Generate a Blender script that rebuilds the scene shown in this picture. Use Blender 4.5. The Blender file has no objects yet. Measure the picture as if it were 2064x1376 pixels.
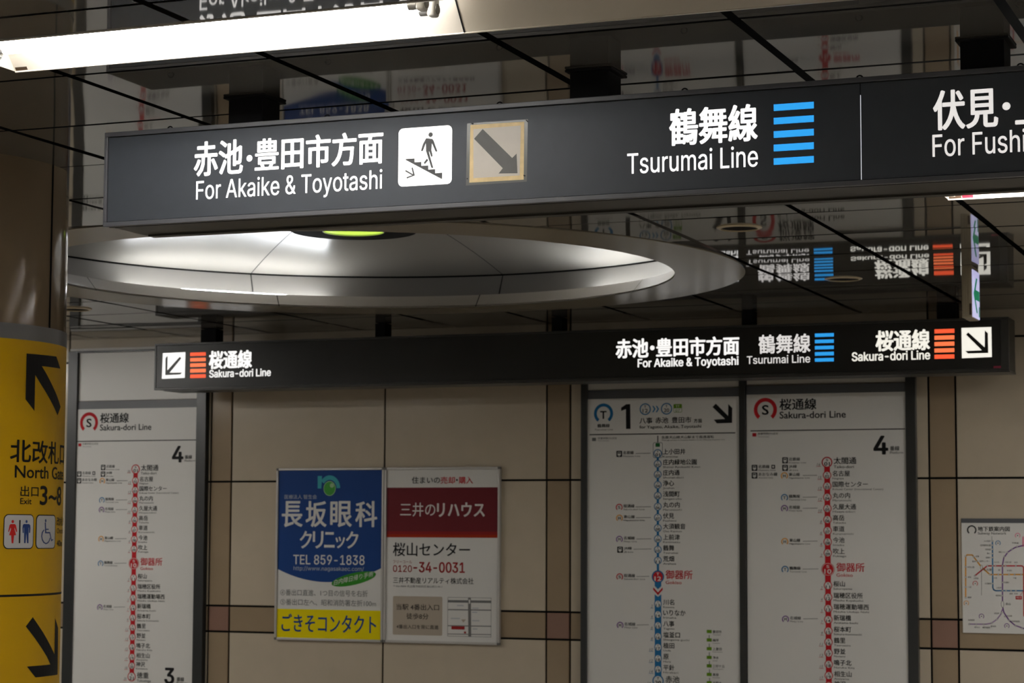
import bpy, bmesh, math, random, os
from mathutils import Vector, Matrix
from mathutils.geometry import delaunay_2d_cdt
random.seed(7)
C = bpy.context.scene.collection
S = 1.18            # metres from eye level to ceiling
EYE = 1.5           # eye height
CEIL = EYE + S
# ------------------------------------------------------------------ camera
FPX = 4364.6
PITCH, YAW, ROLL = 8.70496e-2, -3.77267e-1, 4.25093e-3
fw = Vector((math.sin(YAW)*math.cos(PITCH), math.cos(YAW)*math.cos(PITCH), math.sin(PITCH)))
r0 = Vector((math.cos(YAW), -math.sin(YAW), 0)); u0 = r0.cross(fw)
rt = r0*math.cos(ROLL) + u0*math.sin(ROLL); up = u0*math.cos(ROLL) - r0*math.sin(ROLL)
cam = bpy.data.cameras.new('camera'); co = bpy.data.objects.new('camera', cam); C.objects.link(co)
co.matrix_world = Matrix((( rt.x, up.x, -fw.x, 0), (rt.y, up.y, -fw.y, 0), (rt.z, up.z, -fw.z, EYE), (0, 0, 0, 1)))
cam.sensor_fit = 'HORIZONTAL'; cam.sensor_width = 36.0; cam.lens = FPX/2064*36
cam.clip_start = 0.05; cam.clip_end = 100
cam.dof.use_dof = True; cam.dof.focus_distance = 5.5; cam.dof.aperture_fstop = 13.0
bpy.context.scene.camera = co
# ------------------------------------------------------------------ world, exposure
wd = bpy.data.worlds.new('world'); bpy.context.scene.world = wd; wd.use_nodes = True
wd.node_tree.nodes['Background'].inputs[0].default_value = (0.02, 0.02, 0.02, 1)
wd.node_tree.nodes['Background'].inputs[1].default_value = 0.0
vs = bpy.context.scene.view_settings
vs.view_transform = 'Standard'; vs.look = 'None'; vs.exposure = 0.0; vs.gamma = 1.0; vs.use_curve_mapping = False
TUBE_POWER = 34.0      # radiance of the fluorescent tubes: the only lamps besides the lit signs
# ------------------------------------------------------------------ pixel -> place helpers (survey of the photograph)
def ray(x, y): return fw*FPX + rt*(x-1032) - up*(y-688)
def onY(x, y, Y):
    d = ray(x, y); return d*(Y/d.y) + Vector((0, 0, EYE))
def onZ(x, y, Z):
    d = ray(x, y); return d*((Z-EYE)/d.z) + Vector((0, 0, EYE))
def onX(x, y, X):
    d = ray(x, y); return d*(X/d.x) + Vector((0, 0, EYE))
def zz(h): return EYE + S*h
# ------------------------------------------------------------------ materials
def lin(c):
    if isinstance(c, str):
        c = [int(c[i:i+2], 16)/255 for i in (1, 3, 5)]
        c = [v/12.92 if v <= .04045 else ((v+.055)/1.055)**2.4 for v in c]
    return (c[0], c[1], c[2], 1)
MATS = {}
def mat(name, col, rough=.5, spec=.5, metal=0, emit=0, ecol=None, noise=0, nscale=20, bump=0, bscale=5, coat=0):
    if name in MATS: return MATS[name]
    m = bpy.data.materials.new(name); m.use_nodes = True; nt = m.node_tree; b = nt.nodes['Principled BSDF']
    b.inputs['Base Color'].default_value = lin(col); b.inputs['Roughness'].default_value = rough
    b.inputs['Specular IOR Level'].default_value = spec; b.inputs['Metallic'].default_value = metal
    b.inputs['Coat Weight'].default_value = coat
    if emit:
        b.inputs['Emission Color'].default_value = lin(ecol or col); b.inputs['Emission Strength'].default_value = emit
    if noise or bump:
        tc = nt.nodes.new('ShaderNodeTexCoord')
    if noise:
        n = nt.nodes.new('ShaderNodeTexNoise'); n.inputs['Scale'].default_value = nscale; n.inputs['Detail'].default_value = 4
        mx = nt.nodes.new('ShaderNodeMix'); mx.data_type = 'RGBA'
        a = lin(col); mx.inputs[6].default_value = tuple(v*(1-noise) for v in a[:3])+(1,)
        mx.inputs[7].default_value = tuple(min(1, v*(1+noise)) for v in a[:3])+(1,)
        nt.links.new(tc.outputs['Object'], n.inputs['Vector']); nt.links.new(n.outputs['Fac'], mx.inputs[0])
        nt.links.new(mx.outputs[2], b.inputs['Base Color'])
    if bump:
        n = nt.nodes.new('ShaderNodeTexNoise'); n.inputs['Scale'].default_value = bscale; n.inputs['Detail'].default_value = 1
        bp = nt.nodes.new('ShaderNodeBump'); bp.inputs['Strength'].default_value = 1; bp.inputs['Distance'].default_value = bump
        nt.links.new(tc.outputs['Object'], n.inputs['Vector']); nt.links.new(n.outputs['Fac'], bp.inputs['Height'])
        nt.links.new(bp.outputs['Normal'], b.inputs['Normal'])
    MATS[name] = m; return m
M_ceil = mat('ceiling enamel', (.105, .099, .087), .032, .42, bump=.0006, bscale=2.2)
M_black = mat('black gap', (.004, .004, .004), .9, .1)
M_tile = mat('ivory tile', (.50, .43, .33), .16, .5, noise=.06, nscale=9)
M_strip = mat('tan tile', (.30, .225, .145), .16, .5, noise=.06, nscale=9)
M_pink = mat('rose tile', (.25, .145, .11), .16, .5, noise=.06, nscale=9)
M_floor = mat('floor tile', (.40, .375, .34), .35, .5, noise=.1, nscale=4)
M_plaster = mat('side wall', (.42, .37, .29), .3, .5, noise=.05, nscale=5)
M_ring = mat('painted ring steel', (.24, .208, .152), .25, .35)
M_dome = mat('dome paint', (.30, .28, .25), .25, .8)
M_riser = mat('dimmed cove steel', (.19, .178, .16), .25, .5)  # cove steel darkened in its colour, standing in for weaker light on the upper riser
M_band = mat('cove steel', (.42, .39, .345), .22, .5)
M_sign = mat('sign charcoal', (.054, .062, .075), .5, .25, noise=.08, nscale=30)
M_rail = mat('sign rail', (.085, .088, .10), .4, .5)
M_under = mat('sign underside', (.050, .046, .038), .4, .12)
M_dark = mat('dark bracket', (.008, .008, .009), .7, .12)
M_fsign = mat('sign black', (.018, .018, .0175), .35, .4)
M_frail = mat('dark bronze rail', (.035, .035, .033), .35, .5)
M_lit = mat('lit white', (.8, .8, .8), .4, .3, emit=.95, ecol=(1, .985, .96))
M_lit2 = mat('lit white dim', (.8, .8, .8), .4, .3, emit=.68, ecol=(1, .96, .93))
M_litw = mat('lit warm white', (.8, .8, .8), .4, .3, emit=.85, ecol=(1, .97, .86))
M_blue = mat('lit blue', '#2f9fe8', .4, .3, emit=.85, ecol='#30a4f4')
M_or1 = mat('lit orange red', '#f0582f', .4, .3, emit=.9, ecol='#ff5f3a')
M_or2 = mat('lit orange', '#f5764a', .4, .3, emit=.95, ecol='#ff7c4c')
M_slit = mat('light leak', (.8, .8, .8), .4, .3, emit=.9, ecol=(.93, .95, 1))
M_ink = mat('black ink', (.012, .012, .013), .5, .12)
M_gray = mat('gray ink', (.16, .16, .16), .5, .12)
M_lgray = mat('light gray ink', (.45, .47, .50), .5, .12)
M_paper = mat('map board', (.70, .69, .66), .35, .5)
M_blank = mat('blank board', (.60, .575, .53), .3, .5, noise=.03, nscale=6)
M_hdr = mat('map header gray', (.085, .09, .10), .4, .5)
M_red = mat('map red', (.50, .018, .025), .5, .12)
M_mblue = mat('map blue', (.02, .16, .36), .5, .12)
M_lblue = mat('map light blue', (.035, .22, .46), .5, .12)
M_orange = mat('map orange', (.72, .32, .03), .5, .12)
M_purple = mat('map purple', (.16, .05, .25), .5, .12)
M_lpurple = mat('map mauve', (.33, .22, .40), .5, .12)
M_mpink = mat('map pink', (.72, .14, .28), .5, .12)
M_green = mat('map green', (.13, .27, .015), .5, .12)
M_dgreen = mat('map dark green', (.03, .16, .05), .5, .12)
M_post = mat('anodised dark post', (.022, .024, .024), .3, .5)
M_alu = mat('aluminium frame', (.50, .485, .46), .32, .5, metal=.35)
M_alud = mat('frame corner gray', (.16, .155, .15), .4, .4)
M_pblue = mat('poster blue', (.010, .048, .20), .42, .10)
M_pwhite = mat('poster white', (.68, .67, .64), .42, .10)
M_pyel = mat('poster yellow', (.80, .66, .0), .42, .10)
M_pred = mat('poster crimson', (.14, .016, .022), .42, .10)
M_pred2 = mat('poster scarlet', (.33, .025, .004), .42, .10)
M_pred3 = mat('poster mid red', (.24, .014, .015), .42, .10)
M_teal = mat('poster teal', (.05, .36, .42), .42, .10)
M_eye = mat('poster green', (.06, .32, .05), .42, .10)
M_eyerim = mat('poster pale green', (.35, .55, .30), .42, .10)
M_bgreen = mat('badge green', (.035, .24, .02), .42, .10)
M_pbeige = mat('poster beige', (.42, .36, .29), .42, .10)
M_dred = mat('poster dark red', (.30, .02, .02), .42, .10)
M_yel = mat('sign yellow', (.62, .36, .001), .45, .25)
M_cband = mat('band gray', (.15, .15, .155), .35, .5)
M_col = mat('column enamel', (.20, .15, .095), .10, .3)
M_pred_i = mat('pictogram red', (.62, .01, .01), .4, .4)
M_pblu_i = mat('pictogram blue', (.01, .05, .22), .4, .4)
M_picw = mat('pictogram white', (.62, .62, .64), .35, .4)
M_tube = mat('lit tube', (.9, .9, .9), .4, .3, emit=TUBE_POWER, ecol=(1, .97, .92))
M_ctube = mat('lit cove tube', (.9, .9, .9), .4, .3, emit=46, ecol=(.92, .96, 1))
M_tubeB = mat('lit slim tube', (.9, .9, .9), .4, .3, emit=TUBE_POWER*3.1, ecol=(1, .97, .92))
M_tubeC = mat('lit tube of the concourse', (.9, .9, .9), .4, .3, emit=TUBE_POWER*1.6, ecol=(1, .97, .92))
M_trough = mat('reflector enamel', (.62, .58, .52), .4, .5)
M_cover = mat('cover enamel', (.48, .44, .37), .3, .5)
M_plastic = mat('white plastic', (.62, .61, .58), .4, .5)
M_metal = mat('cap metal', (.5, .5, .5), .3, .5, metal=.9)
M_brown = mat('brown sticker', (.055, .032, .018), .5, .4)
M_rstick = mat('red sticker', (.28, .008, .022), .5, .4)
M_pstick = mat('rose sticker', (.30, .03, .07), .5, .4)
M_greenlamp = mat('lime lamp', (.6, .8, .1), .4, .3, emit=1.0, ecol=(.62, .92, .10))
M_exbody = mat('exit sign body', (.33, .285, .20), .4, .5)
M_exface = mat('exit sign face', (.7, .7, .8), .4, .3, emit=.62, ecol=(.62, .60, 1))
M_exgreen = mat('exit sign green', (.01, .2, .1), .4, .3, emit=.25, ecol=(.03, .45, .22))
M_dltrim = mat('downlight trim', (.55, .45, .29), .25, .5)
M_tape = mat('cream tape', (.62, .47, .24), .5, .4, noise=.25, nscale=45)
M_tapeclear = mat('clear tape edge', (.10, .105, .098), .3, .5)
M_patch = mat('taped paper', (.52, .485, .44), .6, .3, noise=.10, nscale=14)
M_parrow = mat('faded gray arrow', (.115, .115, .113), .6, .3, noise=.12, nscale=30)
# ------------------------------------------------------------------ object helpers
def tag(o, label=None, cat=None, group=None, kind=None):
    for k, v in (('label', label), ('category', cat), ('group', group), ('kind', kind)):
        if v: o[k] = v
    return o
def thing(name, label, cat, loc, group=None):
    o = bpy.data.objects.new(name, None); C.objects.link(o); o.location = loc; o.empty_display_size = .1
    return tag(o, label, cat, group)
def link(name, verts, faces, mats, midx=None, parent=None, smooth=False):
    me = bpy.data.meshes.new(name)
    off = parent_loc(parent)
    me.from_pydata([tuple(Vector(v)-off) for v in verts], [], faces)
    for m in (mats if isinstance(mats, (list, tuple)) else [mats]): me.materials.append(m)
    if midx: me.polygons.foreach_set('material_index', midx)
    if smooth: me.polygons.foreach_set('use_smooth', [True]*len(me.polygons))
    me.update()
    o = bpy.data.objects.new(name, me); C.objects.link(o)
    if parent: o.parent = parent
    return o
def parent_loc(p):
    v = Vector((0, 0, 0))
    while p is not None: v += p.location; p = p.parent
    return v
def copy_tree(o, parent=None):
    c = o.copy(); C.objects.link(c)
    if parent: c.parent = parent
    for ch in list(o.children): copy_tree(ch, c)
    return c
class B:
    """collects solid shapes in world coordinates, builds one mesh"""
    def __init__(s): s.v = []; s.f = []; s.m = []; s.mats = []
    def mi(s, m):
        if m not in s.mats: s.mats.append(m)
        return s.mats.index(m)
    def add(s, vs, fs, m):
        n = len(s.v); k = s.mi(m); s.v += [tuple(v) for v in vs]
        for f in fs: s.f.append([i+n for i in f]); s.m.append(k)
    def box(s, x0, x1, y0, y1, z0, z1, m):
        s.add([(x0, y0, z0), (x1, y0, z0), (x1, y1, z0), (x0, y1, z0), (x0, y0, z1), (x1, y0, z1), (x1, y1, z1), (x0, y1, z1)],
              [(0, 3, 2, 1), (4, 5, 6, 7), (0, 1, 5, 4), (1, 2, 6, 5), (2, 3, 7, 6), (3, 0, 4, 7)], m)
    def bevbox(s, x0, x1, y0, y1, z0, z1, m, bev=.003, seg=2):
        bm = bmesh.new(); bmesh.ops.create_cube(bm, size=1)
        for v in bm.verts: v.co = Vector(((x0+x1)/2+v.co.x*(x1-x0), (y0+y1)/2+v.co.y*(y1-y0), (z0+z1)/2+v.co.z*(z1-z0)))
        bmesh.ops.bevel(bm, geom=bm.edges[:], offset=bev, segments=seg, affect='EDGES', profile=.5)
        s.bm(bm, m)
    def bm(s, bm, m):
        bm.verts.index_update(); s.add([v.co[:] for v in bm.verts], [[v.index for v in f.verts] for f in bm.faces], m); bm.free()
    def tube(s, p, q, r, m, n=16, caps=True):
        p = Vector(p); q = Vector(q); d = (q-p).normalized(); a = d.orthogonal().normalized(); b = d.cross(a)
        vs = []
        for c in (p, q): vs += [c + (a*math.cos(t)+b*math.sin(t))*r for t in [2*math.pi*i/n for i in range(n)]]
        fs = [(i, (i+1) % n, n+(i+1) % n, n+i) for i in range(n)]
        if caps: fs += [tuple(range(n-1, -1, -1)), tuple(range(n, 2*n))]
        s.add(vs, fs, m)
    def revolve(s, cx, cy, prof, m, a0=0, a1=360, n=128, flip=False):
        full = abs(a1-a0) >= 360; k = n if full else n+1
        vs = []
        for i in range(k):
            t = math.radians(a0+(a1-a0)*i/n)
            vs += [(cx+r*math.cos(t), cy+r*math.sin(t), z) for r, z in prof]
        L = len(prof); fs = []
        for i in range(n):
            j = (i+1) % k
            for q in range(L-1):
                f = (i*L+q, j*L+q, j*L+q+1, i*L+q+1); fs.append(f[::-1] if flip else f)
        s.add(vs, fs, m)
    def torus(s, c, R, r, axis, m, n=20, k=8):
        ax = Vector(axis).normalized(); a = ax.orthogonal().normalized(); b = ax.cross(a); vs = []; fs = []
        for i in range(n):
            t = 2*math.pi*i/n; d = a*math.cos(t)+b*math.sin(t)
            for j in range(k):
                u = 2*math.pi*j/k; vs.append(Vector(c)+d*(R+r*math.cos(u))+ax*r*math.sin(u))
        for i in range(n):
            for j in range(k): fs.append((i*k+j, ((i+1) % n)*k+j, ((i+1) % n)*k+(j+1) % k, i*k+(j+1) % k))
        s.add(vs, fs, m)
    def build(s, name, parent=None, smooth=False):
        o = link(name, s.v, s.f, s.mats, s.m, parent, smooth)
        return o
def autosmooth(o, deg=40):
    me = o.data; me.polygons.foreach_set('use_smooth', [True]*len(me.polygons))
    bm = bmesh.new(); bm.from_mesh(me); lim = math.radians(deg)
    for e in bm.edges:
        if len(e.link_faces) == 2 and e.calc_face_angle(0) > lim: e.smooth = False
    bm.to_mesh(me); bm.free(); return o
def normals_out(o):
    bm = bmesh.new(); bm.from_mesh(o.data); bmesh.ops.recalc_face_normals(bm, faces=bm.faces[:]); bm.to_mesh(o.data); bm.free(); return o
# ------------------------------------------------------------------ lettering
FONTS = {'plain': None}
try:
    fd = bpy.utils.system_resource('DATAFILES', path='fonts')
    FONTS['helv'] = bpy.data.fonts.load(os.path.join(fd, 'Inter.woff2'))
except Exception:
    FONTS['helv'] = None
GL = {}
def fill_loops(vs, edges):
    nb = {}
    for a, b_ in edges: nb.setdefault(a, []).append(b_); nb.setdefault(b_, []).append(a)
    nxt = dict(edges); loops = []; seen = set()
    for a in sorted(nb):
        if a in seen: continue
        L = [a]; seen.add(a)
        while True:
            q = nxt.get(L[-1])
            if q is None or q in seen: q = next((k for k in nb[L[-1]] if k not in seen), None)
            if q is None: break
            L.append(q); seen.add(q)
        if len(L) > 2: loops.append(L)
    E = [(a, b_) for L in loops for a, b_ in zip(L, L[1:]+L[:1])]
    V, _, T, *_r = delaunay_2d_cdt([Vector(v) for v in vs], E, [], 0, 1e-5)
    def wind(p):
        w = 0
        for a, b_ in E:
            (x0, y0), (x1, y1) = vs[a], vs[b_]
            if (y0 <= p[1]) != (y1 <= p[1]):
                if p[0] < (x1-x0)*(p[1]-y0)/(y1-y0)+x0: w += 1 if y1 > y0 else -1
        return w
    F = [list(t) for t in T if wind((sum(V[k].x for k in t)/3, sum(V[k].y for k in t)/3)) != 0]
    return [(v.x, v.y) for v in V], F
def glyphs(s, font='plain', res=3):
    k = (s, font, res)
    if k not in GL:
        c = bpy.data.curves.new('t', 'FONT'); c.body = s; c.resolution_u = res; c.size = 1
        if FONTS.get(font): c.font = FONTS[font]
        if font == 'helv': c.fill_mode = 'NONE'
        o = bpy.data.objects.new('t', c); m = bpy.data.meshes.new_from_object(o)
        vs = [(v.co.x, v.co.y) for v in m.vertices]; fs = [list(p.vertices) for p in m.polygons]
        if font == 'helv': vs, fs = fill_loops(vs, [tuple(e.vertices) for e in m.edges])
        bpy.data.objects.remove(o); bpy.data.curves.remove(c); bpy.data.meshes.remove(m)
        GL[k] = (vs, fs)
    return GL[k]
CAP = {'plain': .682, 'helv': max(v[1] for v in glyphs('H', 'helv')[0])}
def bounds(vs):
    xs = [v[0] for v in vs]; ys = [v[1] for v in vs]; return min(xs), max(xs), min(ys), max(ys)
DIRS = [(math.cos(a), math.sin(a)) for a in [math.pi/8+math.pi/4*i for i in range(8)]]
class Art:
    """flat print on a vertical plane (facing the camera side, -Y) at depth Y; shapes given by surveyed pixels"""
    def __init__(s, Y, pitch=.0004): s.Y = Y; s.pitch = pitch; s.reset()
    def reset(s): s.v = []; s.f = []; s.m = []; s.mats = []
    def p(s, x, y):
        q = onY(x, y, s.Y); return (q.x, q.z)
    def raw(s, pts, faces, m, L):
        n = len(s.v)
        if m not in s.mats: s.mats.append(m)
        k = s.mats.index(m)
        s.v += [(x, s.Y-s.pitch*L, z) for x, z in pts]
        for f in faces: s.f.append([i+n for i in f]); s.m.append(k)
        return s
    def wpoly(s, pts, m, L=1): return s.raw(pts, [list(range(len(pts)))], m, L)
    def poly(s, pts, m, L=1): return s.wpoly([s.p(*q) for q in pts], m, L)
    def rect(s, x0, x1, yt, yb, m, L=1, y1=None):
        a = s.p(x0, yt); b = s.p(x0, yb); c = s.p(x1, (yt+yb)/2 if y1 is None else y1)
        return s.wpoly([(a[0], b[1]), (c[0], b[1]), (c[0], a[1]), (a[0], a[1])], m, L)
    def line(s, x0, y0, x1, y1, w, m, L=1):
        a = Vector(s.p(x0, y0)); b = Vector(s.p(x1, y1)); h = abs(s.p(x0, y0)[1]-s.p(x0, y0+w)[1])/2
        d = (b-a).normalized(); n = Vector((-d.y, d.x))*h
        return s.wpoly([tuple(a-n), tuple(b-n), tuple(b+n), tuple(a+n)], m, L)
    def path(s, pts, w, m, L=1):
        for q, r in zip(pts, pts[1:]): s.line(*q, *r, w, m, L)
        for q in pts[1:-1]: s.disc(q[0], q[1], w/2, m, L, n=10)
        return s
    def scale(s, x, y): return abs(s.p(x, y)[1]-s.p(x, y+1)[1])
    def ring(s, cx, cy, ro, ri, m, L=1, a0=0, a1=360, n=36, sy=1):
        c = s.p(cx, cy); k = s.scale(cx, cy); P = []; F = []
        for i in range(n+1):
            t = math.radians(a0+(a1-a0)*i/n)
            for r in (ri, ro): P.append((c[0]+k*r*math.cos(t), c[1]+k*r*sy*math.sin(t)))
        F = [(2*i, 2*i+1, 2*i+3, 2*i+2) for i in range(n)]
        return s.raw(P, F, m, L)
    def disc(s, cx, cy, r, m, L=1, n=28, sx=1, sy=1, rot=0):
        c = s.p(cx, cy); k = s.scale(cx, cy); cr, sr = math.cos(rot), math.sin(rot); P = []
        for i in range(n):
            t = 2*math.pi*i/n; a, b = k*r*sx*math.cos(t), k*r*sy*math.sin(t); P.append((c[0]+a*cr-b*sr, c[1]+a*sr+b*cr))
        return s.wpoly(P, m, L)
    def rrect(s, x0, x1, yt, yb, rad, m, L=1):
        a = s.p(x0, yt); b = s.p(x0, yb); c = s.p(x1, (yt+yb)/2); r = rad*s.scale(x0, yt); P = []
        for ox, oz, t0 in ((c[0]-r, a[1]-r, 0), (a[0]+r, a[1]-r, 90), (a[0]+r, b[1]+r, 180), (c[0]-r, b[1]+r, 270)):
            for i in range(7):
                t = math.radians(t0+15*i); P.append((ox+r*math.cos(t), oz+r*math.sin(t)))
        return s.wpoly(P, m, L)
    def text(s, t, x0, x1, yt, yb, m, L=2, font='plain', mode='ink', bold=0, shear=0, tilt=0, res=3, dirs=8):
        vs, fs = glyphs(t, font, res)
        if not vs: return s
        if shear: vs = [(x+y*shear, y) for x, y in vs]
        bx0, bx1, by0, by1 = bounds(vs)
        a = s.p(x0, yt); b = s.p(x0, yb); X1 = s.p(x1, (yt+yb)/2)[0]
        if mode == 'cap': by0, by1 = 0, CAP[font]
        kx = (X1-a[0])/(bx1-bx0) if x1 else None; kz = (a[1]-b[1])/(by1-by0)
        tt = math.tan(tilt)
        P = [(a[0]+(x-bx0)*kx, b[1]+(y-by0)*kz + (x-bx0)*kx*tt) for x, y in vs]
        s.raw(P, fs, m, L)
        if bold:
            r = bold*min(kz, kx*1.2)
            for i, (dx, dy) in enumerate(DIRS[::8//dirs]):
                s.raw([(x+dx*r*.9, z+dy*r*.6) for x, z in P], fs, m, L-.05*(i+1))
        return s
    def build(s, name, parent, label=None):
        o = link(name, s.v, s.f, s.mats, s.m, parent)
        if label: o['label'] = label
        s.reset(); return o
class Tr:
    """crop-pixel transform: (ox, oy, scale) of a zoomed view of the photograph"""
    def __init__(s, ox, oy, k): s.o = (ox, oy); s.k = k
    def __call__(s, x, y): return (s.o[0]+x/s.k, s.o[1]+y/s.k)
    def x(s, x): return s.o[0]+x/s.k
    def y(s, y): return s.o[1]+y/s.k
    def pts(s, L): return [s(*q) for q in L]
# ================================================================== THE SETTING
D = 9.82*S                     # tile wall
def R_(h): return h*S
XL, XR, YF = -14*S, 9*S, -8*S
b = B(); b.box(XL-.2, XR+.2, YF-.2, D+.4, -.2, 0, M_floor); tag(b.build('floor'), kind='structure')
b = B(); b.box(XL-.2, XL, YF, D+.3, 0, CEIL+.3, M_plaster); tag(b.build('wall_left'), kind='structure')
b = B(); b.box(XR, XR+.2, YF, D+.3, 0, CEIL+.3, M_plaster); tag(b.build('wall_right'), kind='structure')
b = B(); b.box(XL-.2, XR+.2, YF-.2, YF, 0, CEIL+.3, M_plaster); tag(b.build('wall_front'), kind='structure')
# tiled wall: individual slabs over a dark joint plane
b = B(); b.box(XL-.2, XR+.2, D+.012, D+.3, 0, CEIL+.3, M_black)
per = 1.8515
xs = []
for k in range(-5, 8):
    x0 = -3.709+per*k
    xs += [(x0, x0+.122, 1), (x0+.122, x0+.122+.8648, 0), (x0+.122+.8648, x0+per, 0)]
rows = [(-1.2712, -1.156, 0), (-1.156, -.52, 0), (-.52, -.389, 1), (-.389, .244, 0), (.244, .878, 0), (.878, 1.05, 0)]
J = .0055
for x0, x1, sx in xs:
    for z0, z1, sz in rows:
        m = M_pink if sx and sz else (M_strip if sx or sz else M_tile)
        X0, X1 = max(XL, R_(x0)), min(XR, R_(x1))
        if X1-X0 < .05: continue
        bm = bmesh.new(); bmesh.ops.create_cube(bm, size=1)
        a0, a1, c0, c1 = X0+J, X1-J, zz(z0)+J, min(zz(z1)-J, CEIL+.05)
        tx = random.uniform(-.0012, .0012)
        for v in bm.verts: v.co = Vector(((a0+a1)/2+v.co.x*(a1-a0), D+.006+v.co.y*.012+v.co.z*tx, (c0+c1)/2+v.co.z*(c1-c0)))
        bmesh.ops.bevel(bm, geom=[e for e in bm.edges if all(v.co.y < D+.004 for v in e.verts)], offset=.0025, segments=1, affect='EDGES')
        b.bm(bm, m)
tag(b.build('wall_back'), kind='structure')
# ceiling panels with openings
RC = (-3.70*S, 7.638*S)                      # centre of the round cove
A_Y = (3.690, 3.956); B_Y = (6.392, 6.497); FILL_Y = (7.75, 7.855); A_X = -2.745; B_X = -1.162
holes = [(A_X, 40, A_Y[0], A_Y[1]), (B_X, 40, B_Y[0], B_Y[1]), (-40, -5.45, B_Y[0], B_Y[1]), (-8.5, -6.279, *FILL_Y), (-.72, 1.571, *FILL_Y)]
BACK = [1.18, -1.43, -4.04, -6.65]
for y in BACK: holes.append((-40, 40, y, y+.266))
def subtract(r, h):
    x0, x1, y0, y1 = r; a0, a1, c0, c1 = h
    if a0 >= x1 or a1 <= x0 or c0 >= y1 or c1 <= y0: return [r]
    out = []
    if c0 > y0: out.append((x0, x1, y0, c0))
    if c1 < y1: out.append((x0, x1, c1, y1))
    ya, yb = max(y0, c0), min(y1, c1)
    if a0 > x0: out.append((x0, a0, ya, yb))
    if a1 < x1: out.append((a1, x1, ya, yb))
    return out
GX = [-1.6425+.5083*k for k in range(-25, 22)]; GY = [4.037+.5163*k for k in range(-25, 13)]
GY = [y for y in GY if y > -8.2]
b = B(); cv = []; cf = []
rnd = random.Random(11)
for i in range(len(GX)-1):
    for j in range(len(GY)):
        x0, x1 = GX[i]+.011, GX[i+1]-.011; y0 = GY[j]+.007; y1 = (GY[j+1] if j+1 < len(GY) else GY[j]+.5163)-.007
        y1 = min(y1, 9.83)
        if y1-y0 < .02: continue
        cell = [(x0, x1, y0, y1)]
        for h in holes: cell = [q for r in cell for q in subtract(r, h)]
        tx, ty = rnd.gauss(0, .0009), rnd.gauss(0, .0013); ba, bb = rnd.uniform(.3, 1.)*.0004, rnd.uniform(-.6, 1.)*(.0010 if GY[j] > 6.8 else .0005)
        if 3.4 < GY[j] < 3.6: tx = ty = bb = 0
        for (p0, p1, q0, q1) in cell:
            if p1-p0 < .012 or q1-q0 < .012: continue
            near = math.hypot((p0+p1)/2*S-RC[0], (q0+q1)/2*S-RC[1]) < 2.6*S
            vis = q1 > 2.5 and -8 < p0 < 1
            nx = max(1, round((p1-p0)/.0635)) if vis else 1; ny = max(1, round((q1-q0)/.0635)) if vis else 1
            n = len(cv)
            for a in range(nx+1):
                for c in range(ny+1):
                    X = p0+(p1-p0)*a/nx; Y = q0+(q1-q0)*c/ny
                    u = 2*(X-x0)/(x1-x0)-1; v = 2*(Y-y0)/(y1-y0)-1
                    z = CEIL + (tx*u+ty*v)*.3 - ba*(1-u*u)*2 - bb*(1-v*v)*2 if vis else CEIL
                    cv.append((X*S, Y*S, z))
            for a in range(nx):
                for c in range(ny):
                    f = [n+a*(ny+1)+c, n+a*(ny+1)+c+1, n+(a+1)*(ny+1)+c+1, n+(a+1)*(ny+1)+c]
                    mx = sum(cv[k][0] for k in f)/4; my = sum(cv[k][1] for k in f)/4
                    if math.hypot(mx-RC[0], my-RC[1]) < 1.41*S: continue
                    cf.append(f)
me_ceiling = link('ceiling', cv, cf, M_ceil, smooth=True)
tag(me_ceiling, kind='structure')
# dark void above the panels, cut away where the round cove rises into it
b = B(); n = 96
ring_o = [(RC[0]+1.5*S*math.cos(2*math.pi*k/n), RC[1]+1.5*S*math.sin(2*math.pi*k/n)) for k in range(n)]
zb = CEIL+.10
b.box(XL, XR, YF, RC[1]-1.5*S, zb, zb+.02, M_black); b.box(XL, XR, RC[1]+1.5*S, D+.1, zb, zb+.02, M_black)
b.box(XL, RC[0]-1.5*S, RC[1]-1.5*S, RC[1]+1.5*S, zb, zb+.02, M_black); b.box(RC[0]+1.5*S, XR, RC[1]-1.5*S, RC[1]+1.5*S, zb, zb+.02, M_black)
b.revolve(RC[0], RC[1], [(1.49*S, zb), (2.14*S, zb)], M_black, n=96)
tag(b.build('ceiling_void'), kind='structure')
# ------------------------------------------------------------------ round cove in the ceiling
cove = thing('ceiling_cove', 'large round recessed ceiling dome with pale stepped steel rim, behind the near hanging sign', 'ceiling dome', (RC[0], RC[1], CEIL))
def rz(L): return [(r*S, zz(z)) for r, z in L]
SEAM = M_gray
b = B(); b.revolve(*RC, rz([(1.262, .997), (1.534, .997), (1.534, 1.004), (1.262, 1.004)]), M_ring, n=180, flip=True)
for a in (10, 55, 100, 145, 190, 235, 280, 325):
    t = math.radians(a)
o = autosmooth(b.build('rim_flange', cove)); o['label'] = 'glossy olive steel ring around the dome'
b = B(); b.revolve(*RC, rz([(1.262, .998), (1.312, 1.055), (1.318, 1.055), (1.318, 1.035)]), M_band, n=180, flip=True)
def seam(prof, ang, w=.004):
    t = math.radians(ang); c, s_ = math.cos(t), math.sin(t); px, py = -s_*w/2, c*w/2; vs = []
    for r, z in prof: vs += [(RC[0]+r*c+px, RC[1]+r*s_+py, z), (RC[0]+r*c-px, RC[1]+r*s_-py, z)]
    b.add(vs, [(2*i, 2*i+1, 2*i+3, 2*i+2) for i in range(len(prof)-1)], M_dark)
for a in (5.5, 47.9, 90.1, 131, 174.3, 217, 260, 303): seam(rz([(1.2608, .998), (1.3108, 1.0555)]), a, .005)
autosmooth(b.build('lower_riser', cove))
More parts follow.
